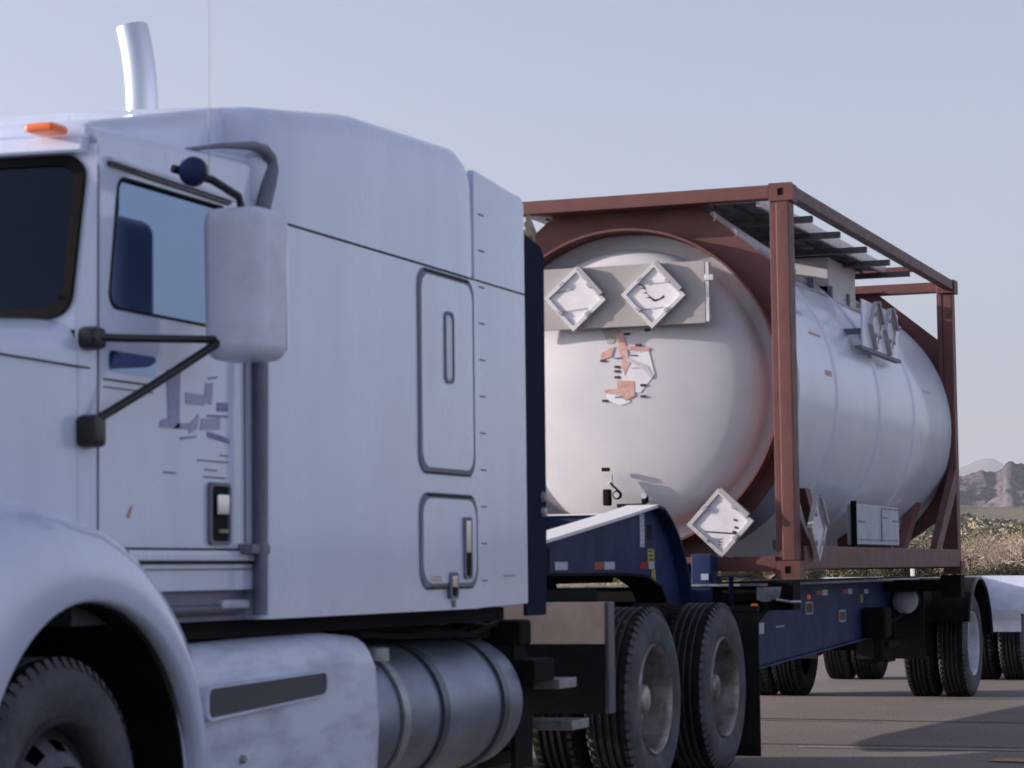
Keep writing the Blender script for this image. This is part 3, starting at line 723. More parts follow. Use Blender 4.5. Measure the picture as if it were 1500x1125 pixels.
# hanger bracket and steps behind the fuel tank
t = MB(); t.prism([(-4.95, .92), (-4.86, .88), (-4.72, .74), (-4.74, .30), (-4.97, .30), (-4.97, .86)], 'Y', .12, .145, .004)
t.prism([(-4.97, .30), (-4.4, .30), (-4.4, .36), (-4.85, .40), (-4.93, .6), (-4.97, .7)], 'Y', .30, .33)
t.box(-4.98, -4.70, .02, .24, .70, .80, .01); t.build('step_bracket', 'black', TR)
for x, z in ((-4.72, .655), (-4.55, .455)):
    t = MB(); t.box(x, x+.24, -.01, .30, z, z+.045, .004)
    t.build('deck_step', 'step', TR)
t = MB(); t.box(-4.8, -4.3, .30, .34, .36, .75); t.build('step_plate', 'black', TR)
# quarter fender ahead of the drive wheels: sunlit top and shaded foot by colour
t = MB(); t.box(-4.02, -3.985, .0, .72, .84, 1.045, .004); t.build('quarter_fender', 'brownd', TR, label='dusty tan upper fender plate, sunlight painted in, facing forward ahead of the drive wheels')
MB().box(-4.015, -3.99, .0, .66, .50, .838, .004).build('quarter_fender', 'rubber', TR, label='lower fender plate, its shade painted dark, facing forward ahead of the drive wheels')
MB().box(-4.03, -3.93, -.022, -.001, .50, 1.045, .006).build('fender_edge', 'strap', TR)
# deck between cab and gooseneck
t = MB(); t.box(-5.0, -3.6, .74, 1.72, .922, .936); t.build('deck_plate', 'tan', TR)
t = MB(); t.box(-3.95, -3.7, .8, 1.3, .937, .99, .01).tube([(-5.2, 1.0, 1.35), (-4.4, .9, 1.12), (-3.4, 1.0, 1.12), (-2.6, 1.1, 1.2)], .015, 6).tube([(-5.2, 1.2, 1.4), (-4.5, 1.3, 1.15), (-3.4, 1.2, 1.13), (-2.6, 1.25, 1.2)], .015, 6); t.build('battery_box_and_lines', 'black', TR)
t = MB(); t.box(-2.95, -1.95, .72, 1.72, 1.0, 1.10, .03).prism([(-3.2, 1.0), (-1.6, 1.0), (-1.4, .93), (-3.4, .922)], 'Y', .74, 1.70); t.build('fifth_wheel', 'black', TR)
# drive wheels
for x in (-2.70, -1.30):
    make_wheel(TR, x, .50, .15, .50, -1, 'dual', 'rim')
    make_wheel(TR, x, .50, .46, .50, -1, 'inner', 'black')
    make_wheel(TR, x, .50, 2*YC-.15, .50, 1, 'dual', 'rim')
    make_wheel(TR, x, .50, 2*YC-.46, .50, 1, 'inner', 'black')
    t = MB(); t.tube([(x, .3, .5), (x, 2.14, .5)], .09, 12).lathe([(.001, -.18), (.15, -.15), (.21, 0), (.15, .15), (.001, .18)], (x, YC, .5), 'X', 20); t.build('drive_axle', 'black', TR)
    t = MB(); t.box(x-.5, x+.5, .745, .80, .60, .80, .02); t.build('suspension', 'black', TR)
for s in (0, 1):
    t = MB(); yy_ = .08 if not s else 1.76
    t.box(-.785, -.77, yy_, yy_+.60, .05, .94, .004).box(-.80, -.75, yy_, .74 if not s else 2.4, .94, .97); t.build('mudflap', 'rubber', TR)
# exhaust stack, far side behind the sleeper, its tip bent outwards
pts = [(-4.54, 2.30, 1.1), (-4.54, 2.28, 3.0), (-4.54, 2.28, 3.58)]
for k in range(9):
    a = radians(15*k/8); R1 = 1.65; pts.append((-4.54, 2.28+R1*(1-cos(a)), 3.58+R1*sin(a)))
st = MB().tube(pts, .084, 24, caps=False).build('exhaust_stack', 'chrome', TR, ang=80)
MB().tube(pts[2:], .076, 20, caps=False).build('stack_bore', 'hole', st)
MB().tube([(-4.54, 2.3, 1.2), (-4.54, 2.3, 2.6)], .12, 24).build('heat_shield', 'chrome', TR)
MB().tube([(-4.9, .05, 2.80), (-4.66, .12, 2.795)], .022, 10).tube([(-4.9, .05, 2.765), (-4.68, .12, 2.755)], .022, 10).tube([(-4.9, .05, 2.83), (-4.70, .12, 2.835)], .015, 10).build('air_intake_pipe', 'tan', TR)
# mirrors, near and far
for s in (0, 1):
    def Y(y): return y if not s else 2*YC-y
    t = MB(); rings = []
    for k, (f, dz) in enumerate(((.0, 0), (.55, .0), (.8, .0), (.93, .0), (1, 0))):
        pass
    x0, x1, y0_, y1_, z0_, z1_ = -8.42, -8.20, -.335, -.085, 1.89, 2.385
    t = MB(); t.box(x0, x1, min(Y(y0_), Y(y1_)), max(Y(y0_), Y(y1_)), z0_, z1_, .05, 5)
    for v in t.bm.verts:      # rounder front, tapered towards the bottom
        fx = (v.co.x-x0)/(x1-x0); c_ = Y((y0_+y1_)/2); v.co.y = c_+(v.co.y-c_)*(.86+.14*fx)
        v.co.y = c_+(v.co.y-c_)*(1-.08*(z1_-v.co.z)/(z1_-z0_))
    mh = t.build('mirror', 'white2', TR, ang=50)
    t = MB(); t.box(x1+.001, x1+.006, min(Y(-.31), Y(-.11)), max(Y(-.31), Y(-.11)), 1.93, 2.35); t.build('mirror_glass', 'chrome', mh)
    # mounting arms
    t = MB(); t.tube([(-8.93, Y(.0), 1.925), (-8.8, Y(-.04), 1.93), (-8.40, Y(-.16), 1.955)], .013, 10); t.box(-8.93, -8.85, min(Y(.05), Y(-.02)), max(Y(.05), Y(-.02)), 1.89, 1.96, .02); t.build('mirror_arm', 'blackp', TR)
    t = MB(); t.tube([(-8.93, Y(.0), 1.66), (-8.7, Y(-.07), 1.78), (-8.40, Y(-.17), 1.95)], .014, 10); t.box(-8.94, -8.86, min(Y(.05), Y(-.025)), max(Y(.05), Y(-.025)), 1.59, 1.69, .02); t.build('mirror_strut', 'blackp' if not s else 'blackp', TR)
    t = MB(); t.tube([(-8.52, Y(-.06), 2.50), (-8.40, Y(-.14), 2.475), (-8.31, Y(-.19), 2.43), (-8.30, Y(-.2), 2.37)], .014, 10); t.build('upper_mirror_arm', 'blackp', TR)
    t = MB(); t.lathe([(.046*cos(a), .035*sin(a)) for a in lin(0, pi/2, 8)], (-8.50, Y(-.12), 2.49), 'X', 24)
    for v in t.bm.verts: v.co.x = -8.50-(v.co.x+8.50)
    spot = t.build('spot_mirror_back', 'blue', TR); MB().lathe([(.048, -.0), (.048, .02), (.001, .021)], (-8.50, Y(-.12), 2.49), 'X', 24).build('spot_mirror_rim', 'blackp', spot)
MB().tube([(-8.25, -.05, 2.5), (-8.25, -.05, 2.9), (-8.255, -.055, 3.5), (-8.27, -.06, 4.4)], .0014, 6).build('antenna', 'inkg', TR)

# ---------------------------------------------------------------- trailer chassis
CH = thing('trailer_chassis', (4, YC, 0), 'navy blue gooseneck trailer chassis carrying the tank container', 'trailer')
top = [(-3.1, 1.34), (-2.82, 1.37), (-1.4, 1.53), (-.95, 1.585), (-.80, 1.57), (-.66, 1.51), (-.52, 1.42), (-.38, 1.28), (-.28, 1.12), (-.22, .95), (-.20, .70)]
bot = [(-.62, .62), (-.66, .80), (-.74, .97), (-.90, 1.10), (-1.2, 1.17), (-1.6, 1.185), (-3.1, 1.19)]
for y0, y1 in ((.74, .76), (1.68, 1.70)):
    MB().prism(top+bot, 'Y', y0, y1).build('gooseneck_web', 'blue', CH)
for y0, y1 in ((.66, .86), (1.58, 1.78)):
    t = MB()
    for (a, b), (c, d) in zip(top[:3], top[1:4]):
        L = math.hypot(c-a, d-b); nx, nz = -(d-b)/L, (c-a)/L
        t.prism([(a, b), (c, d), (c+nx*.018, d+nz*.018), (a+nx*.018, b+nz*.018)], 'Y', y0, y1)
    t.build('gooseneck_top_flange', 'whites', CH)  # white colour stands for sun caught on the sloping flange
    rings = []
    for i, (a, b) in enumerate(top[3:]):
        j = min(i+4, len(top)-1); p = top[i+2]; q = top[j]; L = math.hypot(q[0]-p[0], q[1]-p[1]); nx, nz = -(q[1]-p[1])/L, (q[0]-p[0])/L
        rings.append([(a, y0, b), (a, y1, b), (a+nx*.016, y1, b+nz*.016), (a+nx*.016, y0, b+nz*.016)])
    MB().loft(rings).build('gooseneck_curved_flange', 'blue', CH)
    rings = []
    for i, (a, b) in enumerate(bot):
        p = bot[max(i-1, 0)]; q = bot[min(i+1, len(bot)-1)]; L = math.hypot(q[0]-p[0], q[1]-p[1]); nx, nz = -(q[1]-p[1])/L, (q[0]-p[0])/L
        rings.append([(a, y0, b), (a, y1, b), (a+nx*.016, y1, b+nz*.016), (a+nx*.016, y0, b+nz*.016)])
    MB().loft(rings).build('gooseneck_lower_flange', 'black', CH)
t = MB(); t.box(-.95, -.91, .76, 1.68, 1.18, 1.545); t.build('gooseneck_crossmember', 'blue', CH)
MB().box(-.97, -.90, .78, 1.66, 1.546, 1.556).build('crossmember_highlight', 'whites', CH)  # thin white strip painted as the highlight along the top edge
t = MB(); t.box(-3.1, -2.95, .66, 1.78, 1.19, 1.33, .01).box(-3.1, -1.2, .88, 1.56, 1.125, 1.18); t.build('kingpin_plate', 'black', CH)
# stickers on the gooseneck web
def gk(name, m, x0, x1, z0, z1, bars=None, bm='ink'):
    o = MB().box(x0, x1, .7365, .7395, z0, z1).build(name, m, CH)
    if bars:
        t = MB()
        for k in range(bars):
            a = z0+(z1-z0)*(k+.3)/bars; t.box(x0+.02, x1-.02*(1+(k % 3)), .7355, .7363, a, a+(z1-z0)*.38/bars)
        t.build('print', bm, o)
gk('white_label', 'rwhite', -1.09, -1.0, 1.34, 1.545, 7, 'inkg'); gk('yellow_label', 'yellow', -.94, -.80, 1.25, 1.33, 3); gk('yellow_label', 'yellow', -.86, -.78, 1.10, 1.20, 3)
gk('hole_cover', 'hole', -.93, -.84, 1.39, 1.48)
for a, b, m_ in ((-2.66, -2.45, 'rwhite'), (-1.98, -1.80, 'rred'), (-1.79, -1.60, 'rwhite'), (-1.10, -.93, 'rred'), (-.92, -.80, 'rwhite')): gk('reflector_strip', m_, a, b, 1.205, 1.25)
# front bolster with its deep gusset
t = MB(); t.box(-.10, .14, .10, 2*YC-.10, .99, 1.085, .006)
bolster = t.build('front_bolster', 'black', CH)
t = MB(); t.prism([(.24, 1.02), (.24, .93), (.46, .66), (.72, .56), (.72, 1.02)], 'X', -.06, .1); t.prism([(2*YC-.24, 1.02), (2*YC-.24, .93), (2*YC-.46, .66), (2*YC-.72, .56), (2*YC-.72, 1.02)], 'X', -.06, .1)
t.box(-.05, .05, .72, 1.72, .56, 1.0); t.build('bolster_gusset', 'black', CH)
MB().box(-.13, .02, .28, 2*YC-.28, 1.087, 1.103, .003).build('bolster_flange', 'bluet', CH)  # pale strip paints the light along the bolster top
for s in (0, 1):
    def Y(y): return y if not s else 2*YC-y
    t = MB(); t.prism([(Y(.10), 1.08), (Y(.26), 1.08), (Y(.26), 1.0), (Y(.22), .985), (Y(.12), .99)], 'X', -.125, -.101); t.build('bolster_end_plate', 'bluet', CH)
    t = MB(); t.box(-.08, .12, min(Y(.03), Y(.20)), max(Y(.03), Y(.20)), .93, 1.125, .01).box(-.16, .03, min(Y(.01), Y(.16)), max(Y(.01), Y(.16)), .985, 1.0, .005); t.build('twist_lock', 'black', CH)
    t = MB(); t.tube([(-.16, Y(.12), 1.0), (-.19, Y(.02), .985), (-.1, Y(-.02), .985)], .009, 6); t.build('twist_lock_handle', 'galv', CH)
for y in (.28, 2*YC-.28): MB().box(-.128, -.105, y-.022, y+.022, .95, .975, .008, 3).build('marker_lamp', 'amber', CH)
# upright stake in front of the bolster
MB().box(-.12, .02, .56, .70, .92, 1.30, .012).box(-.125, .025, .74, .86, .8, 1.24, .01).build('stake_pocket', 'blue', CH)
MB().box(-.13, -.122, .58, .63, 1.13, 1.17).build('reflector', 'rwhite', CH)
t = MB(); t.tube([(-.16, .42, .86), (-.16, .42, 1.16)], .016, 8).box(-.2, -.1, .30, .52, 1.145, 1.158); t.build('locking_pin', 'navyrub', CH)
# deep side beams
for y0, y1, fl in ((.71, .725, .62), (1.715, 1.73, 1.66)):
    t = MB(); t.prism([(-.2, .56), (.6, .50), (1.34, .50), (3.6, .565), (6.0, .635), (6.6, .80), (12.6, .80), (12.6, 1.075), (-.2, 1.075)], 'Y', y0, y1); bw = t.build('beam_web', 'blue', CH)
    rings = [[(a, fl+.04, b), (a, fl+.22, b), (a, fl+.22, b-.014), (a, fl+.04, b-.014)] for a, b in ((-.2, .56), (.6, .50), (1.34, .50), (3.6, .565), (6.0, .635), (6.6, .80), (12.6, .80))]
    MB().loft(rings).build('beam_lower_flange', 'blue', CH)
    MB().box(-.1, 12.6, fl, fl+.22, 1.076, 1.092).build('beam_top_flange', 'bluet' if y0 < 1 else 'black', CH)  # near flange coloured pale for the light on its top
def bm_(name, m, x0, x1, z0, z1): return MB().box(x0, x1, .7065, .7095, z0, z1).build(name, m, CH)
for x0, z in ((3.0, .84), (4.15, .755), (1.22, .60)):
    fr_ = MB().ringpanel(rrect(x0, x0+.24, z, z+.10, .01), inset(rrect(x0, x0+.24, z, z+.10, .01), .016), .700, .7095).build('lashing_point', 'inkg', CH)
    MB().box(x0+.02, x0+.22, .7055, .709, z+.014, z+.085).build('recess', 'reddk', fr_)
bm_('reflector_strip', 'rwhite', 2.10, 2.26, .93, .975); bm_('reflector_strip', 'rred', 2.27, 2.42, .93, .97)
bm_('reflector_strip', 'rred', 3.40, 3.58, .985, 1.02); bm_('reflector_strip', 'rwhite', 3.60, 3.78, .98, 1.025)
bm_('reflector_strip', 'rred', 4.3, 4.5, .985, 1.02); bm_('reflector_strip', 'rwhite', 4.52, 4.68, .98, 1.025); bm_('reflector_strip', 'rwhite', 5.15, 5.3, .975, 1.015)
bm_('yellow_label', 'yellow', 5.0, 5.08, .90, .97); bm_('dash_mark', 'inkg', 2.1, 2.35, .765, .778); bm_('white_patch', 'rwhite', 1.62, 1.75, .73, .81)
for x, z in ((3.12, .975), (1.33, .745)): MB().lathe([(.001, -.02), (.015, -.018), (.022, 0)], (x, .71, z), 'Y', 16).build('marker_lamp', 'amber', CH)
# cross members, rear bolster, landing gear, air tank
t = MB()
for x in (1.6, 2.9, 4.2, 5.3, 7.2, 8.8, 10.4, 12.2): MB().box(x-.04, x+.04, .725, 1.715, .84, 1.0).build('crossmember', 'black', CH)
t.box(5.95, 6.15, .10, 2*YC-.10, .98, 1.085, .006).box(5.93, 6.13, .02, .2, .93, 1.125).box(5.93, 6.13, 2.24, 2.42, .93, 1.125); t.build('rear_bolster', 'black', CH)
t = MB(); t.box(5.0, 5.28, .50, .70, .60, .86, .03, 3); t.tube([(5.14, .6, .62), (5.14, .6, .42)], .05, 10); t.box(5.0, 5.28, .48, .72, .40, .42); t.build('landing_gear', 'black', CH)
MB().tube([(6.15, .56, .90), (6.95, .56, .90)], .12, 24).build('air_tank_body', 'black', CH); at_ = MB().lathe([(.118, 0), (.10, -.03), (.05, -.05), (.001, -.055)], (6.15, .56, .90), 'X', 24).build('air_tank_end', 'rwhite', CH)
t = MB(); t.tube([(5.3, .62, .68), (6.3, .55, .8), (7.0, .5, .97)], .015, 6).tube([(5.6, .66, .55), (5.6, .66, .85)], .02, 6).tube([(5.8, .6, .5), (5.8, .6, .85)], .02, 6).box(5.5, 6.0, .58, .7, .5, .56); t.build('brake_lines', 'black', CH)
# axles with brake chambers, springs and wheels
AX = (7.25, 10.62)
for x in AX:
    t = MB(); t.tube([(x, .3, .485), (x, 2.14, .485)], .065, 12)
    for y in (.86, 1.58): t.lathe([(.001, -.10), (.08, -.09), (.085, .03), (.07, .09), (.001, .1)], (x-.24, y, .46), 'X', 16); t.box(x-.25, x+.05, y-.03, y+.03, .42, .46)
    t.build('axle', 'black', CH)
    t = MB()
    for y in (.76, 1.68): t.box(x-.62, x+.62, y-.04, y+.04, .56, .60).box(x-.6, x-.5, y-.05, y+.05, .56, .82).box(x+.5, x+.6, y-.05, y+.05, .56, .82).box(x-.1, x+.1, y-.05, y+.05, .40, .60)
    t.build('spring_pack', 'black', CH)
    for s in (0, 1):
        o_ = -1 if s == 0 else 1
        make_wheel(CH, x, .485, .15 if s == 0 else 2*YC-.15, .485, o_, 'inner', 'rimw')
        make_wheel(CH, x, .485, .46 if s == 0 else 2*YC-.46, .485, o_, 'inner', 'black')
    # mudguards: a thin curved sheet with a rolled edge
    for s in (0, 1):
        def Y(y): return y if not s else 2*YC-y
        rings = []
        for k in range(25):
            a = radians(158-150*k/24) ; R1 = .60
            cx_ = x; px_, pz_ = cx_+R1*cos(a)*1.05, .47+R1*sin(a)*1.02
            nx_, nz_ = cos(a)*.012, sin(a)*.012
            rings.append([(px_, Y(.09), pz_), (px_, Y(.75), pz_), (px_+nx_, Y(.75), pz_+nz_), (px_+nx_, Y(.09), pz_+nz_)])
        t = MB(); t.loft(rings); t.build('mudguard', 'black' if x < 8 else 'white2', CH)  # first axle's guards black: the shade over them put into the colour
        t = MB(); t.tube([((r[0][0]+r[3][0])/2, Y(.085), (r[0][2]+r[3][2])/2) for r in rings], .016, 6); t.build('mudguard_edge', 'blackp', CH)
for ya in (.42, 1.4): MB().box(6.28, 6.30, ya, ya+.62, .38, 1.0).build('axle_shade_panel', 'rubber', CH)  # black sheets added to stand for the shade ahead of the first axle
t = MB(); t.box(9.90, 9.915, .12, .74, .52, .74).box(9.885, 9.9, .12, .74, .66, .675); t.build('mudguard_skirt', 'white2', CH)

# ---------------------------------------------------------------- tank container
B = 1.13; H = 2.591; Lc = 6.058
TC = thing('tank_container', (Lc/2, YC, B), 'pale grey tank container in an oxide red steel frame on the trailer', 'tank container')
def post(x0, x1, y0, y1):
    t = MB(); t.box(x0, x1, y0, y1, B+.12, B+H-.12, .008); return t
for fx in (0, 1):
    for s in (0, 1):
        def Y(y): return y if not s else 2*YC-y
        def X(x): return x if not fx else Lc-x
        xs_ = sorted((X(.006), X(.155))); ys_ = sorted((Y(.03), Y(.118)))
        t = post(xs_[0], xs_[1], ys_[0], ys_[1]); ys2 = sorted((Y(.118), Y(.165))); t.box(*sorted((X(.03), X(.16))), ys2[0], ys2[1], B+.118, B+H-.118, .004)
        t.build('corner_post', 'red', TC)
        for z0 in (B, B+H-.118):
            # corner casting with an oval opening on the end face and the side face
            xa, xb = sorted((X(0), X(.178))); ya, yb = sorted((Y(0), Y(.162)))
            t = MB(); t.box(xa+.012, xb, ya+.012, yb, z0, z0+.118, .004) if s == 0 and fx == 0 else t.box(xa, xb, ya, yb, z0, z0+.118, .006)
            if fx == 0:
                fr_ = [(y, z) for y, z in rrect(ya, yb, z0, z0+.118, .008, 5)]
                cyy = (ya+yb)/2; czz = z0+.059
                hole = []
                for (y, z) in fr_:
                    a = math.atan2(z-czz, y-cyy); hole.append((cyy+.024*cos(a), czz+.038*sin(a)))
                bm2 = bmesh.new(); n_ = len(fr_)
                V = [[bm2.verts.new((xx, p[0], p[1])) for p in Lp] for xx in (xa, xa+.014) for Lp in (fr_, hole)]
                for k in range(n_):
                    j = (k+1) % n_
                    bm2.faces.new((V[0][k], V[0][j], V[1][j], V[1][k])); bm2.faces.new((V[0][k], V[0][j], V[2][j], V[2][k])); bm2.faces.new((V[1][k], V[1][j], V[3][j], V[3][k]))
                bmesh.ops.recalc_face_normals(bm2, faces=bm2.faces[:]); t.add(bm2)
            cs = t.build('corner_casting', 'red', TC)
            if fx == 0: MB().box(xa+.0085, xa+.0117, cyy-.03, cyy+.03, czz-.045, czz+.045).build('casting_hole', 'hole', cs)
            else: MB().prism([(cyy_+.0, czz_) for cyy_, czz_ in [((ya+yb)/2+.03*cos(a), z0+.059+.04*sin(a)) for a in lin(0, 2*pi*.95, 14)]], 'X', Lc+.0005, Lc+.002).build('casting_hole', 'hole', cs)
# end headers and sills
for fx in (0, 1):
    def X(x): return x if not fx else Lc-x
    x0, x1 = sorted((X(.010), X(.12)))
    MB().box(x0, x1, .163, 2*YC-.163, B+H-.098, B+H-.008, .006).build('top_end_rail', 'red', TC)
    MB().box(x0, x1, .163, 2*YC-.163, B+.052, B+.15, .006).build('bottom_end_rail', 'red', TC)
# side rails
for s in (0, 1):
    def Y(y): return y if not s else 2*YC-y
    y0, y1 = sorted((Y(.012), Y(.09)))
    MB().box(.18, Lc-.18, y0, y1, B+H-.092, B+H-.008, .006).build('top_side_rail', 'red', TC)
    MB().box(.18, Lc-.18, y0, y1, B+.065, B+.215, .006).build('bottom_side_rail', 'red', TC)
# saddle frame plates between the frame and the tank at both ends: diagonal gussets with open corners
CZ = 2.41; RT = 1.165
def gusset(a0, a1, inner, outerpts, x0, x1, m='red'):
    ar = [(YC+inner*cos(radians(a)), CZ+inner*sin(radians(a))) for a in lin(a0, a1, 16)]
    return MB().prism(ar+outerpts, 'X', x0, x1)
for fx in (0, 1):
    def X(x): return x if not fx else Lc-x
    xa, xb = sorted((X(.235), X(.26))) if not fx else (Lc-.115, Lc-.09)
    for sy in (-1, 1):
        for sz in (1, -1):
            zl = (B+H-.09) if sz > 0 else (B+.14)
            def YY(d): return YC+sy*d
            def ang(a):      # mirror an angle given for the near (-Y), top quadrant
                return a
            # arc from the post side (angle 20 deg above horizontal) to the top (angle 75)
            arc = [(YC+sy*1.065*cos(radians(a)), CZ+sz*1.065*sin(radians(a))) for a in lin(8, 84, 18)]
            out_ = [(YY(.10), zl), (YY(.52), zl), (YY(1.06), CZ+sz*.78), (YY(1.06), CZ+sz*.15)]
            MB().prism(arc+out_, 'X', xa, xb).build('saddle_plate', 'red', TC)
            # skirt ring flange seen through the opening
    q0, q1 = (.10, .30) if not fx else (.118, .16)
    rings = [[(X(q), YC+r*cos(a), CZ+r*sin(a)) for a in lin(0, 2*pi, 97)[:-1]] for q, r in ((q0, 1.075), (q1, 1.075), (q1, 1.09), (q0, 1.09), (q0, 1.075))]
    MB().loft(rings, caps=False).build('support_ring', 'red', TC, ang=50)
    # grey corner cover low down (near and far)
    if fx == 0:
        for sy in (-1, 1):
            MB().prism([(YC+sy*1.05, B+.15), (YC+sy*.62, B+.15), (YC+sy*1.05, B+.66)], 'X', .17, .18).build('lower_corner_sheet', 'strap' if sy < 0 else 'board', TC)
# plate between header and tank top, sill and tank bottom
for fx in (0, 1):
    xa, xb = (.235, .26) if fx == 0 else (Lc-.115, Lc-.09)
    for sz in (1, -1):
        zl = B+H-.09 if sz > 0 else B+.14
        MB().prism([(YC+1.06*cos(radians(a)), CZ+sz*1.06*sin(radians(a))) for a in lin(84, 96, 6)]+[(YC-.10, zl), (YC+.10, zl)], 'X', xa, xb).build('saddle_plate', 'red', TC)
for x0, x1 in ((.121, .262), (Lc-.262, Lc-.121)):
    MB().box(x0, x1, .62, 2*YC-.62, B+H-.093, B+H-.081).build('header_soffit', 'red', TC)
# tank body
t = MB(); ring = []
def tk(x, r): ring.append([(x, YC+r*cos(a), CZ+r*sin(a)) for a in lin(0, 2*pi, 129)[:-1]])
for x, r in ((.29, 1.07), (.295, 1.14), (.31, RT)): tk(x, r)
ribs = (1.42, 2.86, 4.20)
for xr in ribs:
    for dx, dr in ((-.05, 0), (-.035, .010), (.0, .015), (.035, .010), (.05, 0)): tk(xr+dx, RT+dr)
for x, r in ((Lc-.20, RT), (Lc-.17, RT-.015), (Lc-.16, 1.07)): tk(x, r)
t.loft(ring, caps=False); t.build('tank_body', 'tank', TC, ang=30)
for fx in (0, 1):
    def X(x): return x if not fx else Lc-x
    ring = []
    for x, r in ((.297, 1.08), (.292, .975), (.27, .962), (.225, .945), (.185, .915), (.155, .86), (.125, .75), (.10, .60), (.075, .40), (.062, .20), (.058, .02)): tk(X(x), r)
    MB().loft(ring).build('tank_head', 'tankhead', TC, ang=60)
# valve cabinet low on the side, brackets and braces
t = MB(); t.box(1.92, 3.45, .05, .12, B+.235, B+.53, .008); vc = t.build('valve_cabinet', 'cabinet', TC)
MB().box(1.895, 1.918, .045, .085, B+.22, B+.55).build('cabinet_end', 'black', vc)
t = MB(); t.box(2.78, 2.80, .044, .049, B+.26, B+.5).box(1.95, 3.42, .044, .049, B+.27, B+.276).box(2.0, 2.2, .043, .049, B+.40, B+.408).box(2.85, 3.0, .043, .049, B+.44, B+.448).box(3.2, 3.4, .043, .049, B+.42, B+.428).box(2.78, 3.42, .044, .049, B+.51, B+.517); t.build('cabinet_hinges', 'seal', vc)
for xa_, xb_ in ((.75, .25), (1.05, 1.75), (4.85, 5.75), (5.25, 5.85)):
    pass
t = MB(); t.prism([(.42, B+.6), (.56, B+.6), (.98, B+.21), (.84, B+.21)], 'Y', .06, .12); t.build('side_brace', 'red', TC)
t = MB(); t.prism([(4.62, B+.21), (4.82, B+.21), (5.75, B+.80), (5.75, B+.95)], 'Y', .26, .34); t.build('rear_brace', 'red', TC)
t = MB(); t.prism([(4.88, B+.21), (5.12, B+.21), (5.88, B+.72), (5.88, B+.92)], 'Y', .03, .09); t.build('rear_brace', 'red', TC)
t = MB()
for x in (1.0, 3.7): t.prism([(.15, B+.2), (.6, B+.2), (.6, B+.35), (.28, B+.5)], 'X', x, x+.05)
t.box(.2, Lc-.2, .9, 1.5, B+.06, B+.14); t.build('under_frame', 'red', TC)
# walkway along the top: single planks with brackets to the side rail
for i, y in enumerate((.34, .48, .62, .76, .90, 1.70, 1.83)):
    t = MB(); t.box(.28, 4.35 if y < 1 else 5.7, y, y+.125, B+H-.075, B+H-.045)
    t.box(.35, 4.35 if y < 1 else 5.7, y, y+.012, B+H-.095, B+H-.075); t.build('walkway_plank', 'walk', TC)
t = MB(); t.box(.30, 4.4, .30, .325, B+H-.10, B+H-.02); t.build('walkway_edge', 'holder', TC)
for x in (.9, 1.75, 2.65, 3.5, 4.3):
    t = MB(); t.box(x, x+.05, .09, .72, B+H-.14, B+H-.097); t.build('walkway_bracket', 'walk', TC)
    if x < 4: MB().box(x, x+.05, .9, 2.35, B+H-.14, B+H-.097).build('walkway_bracket', 'walk', TC)
t = MB()
for k in range(5): t.box(4.95+.16*k, 5.0+.16*k, .95, 1.4, B+H-.06, B+H-.035)
t.box(4.9, 5.7, .92, .95, B+H-.08, B+H-.03).box(4.9, 5.7, 1.4, 1.43, B+H-.08, B+H-.03); t.build('top_ladder', 'galv', TC)
# crossbar between the top rails near the rear
MB().box(4.55, 4.62, .09, 2.35, B+H-.07, B+H-.03).build('top_crossbar', 'red', TC)
# manway, spill box and piping
t = MB(); t.box(3.0, 3.95, .46, 1.9, CZ+.80, B+H-.11, .015); sb = t.build('spill_box', 'tankhead', TC)
MB().lathe([(.25, 0), (.27, .02), (.27, .06), (.001, .10)], (1.6, YC, CZ+RT-.02), 'Z', 30).build('manhole_cover', 'galv', TC)
for z, y, r in ((CZ+.92, .50, .028), (CZ+.85, .43, .02), (CZ+.98, .60, .03)):
    pts = [(x, y+.015*sin(x*3), z+.02*sin(x*4+y*9)) for x in lin(.35, 5.5, 30)]
    MB().tube(pts, r, 8).build('top_pipe', 'galv', TC)
t = MB()
for x in lin(.6, 5.4, 9): t.box(x, x+.05, .44, .62, CZ+.82, CZ+.97)
t.build('pipe_bracket', 'seal', TC)
t = MB(); t.tube([(-.0+.25, .62, B+H-.16), (.6, .48, B+H-.28), (1.1, .40, B+H-.36)], .04, 10).tube([(.25, .48, B+H-.28), (.5, .40, B+H-.36)], .04, 10); t.build('vapour_pipe', 'tankhead', TC)
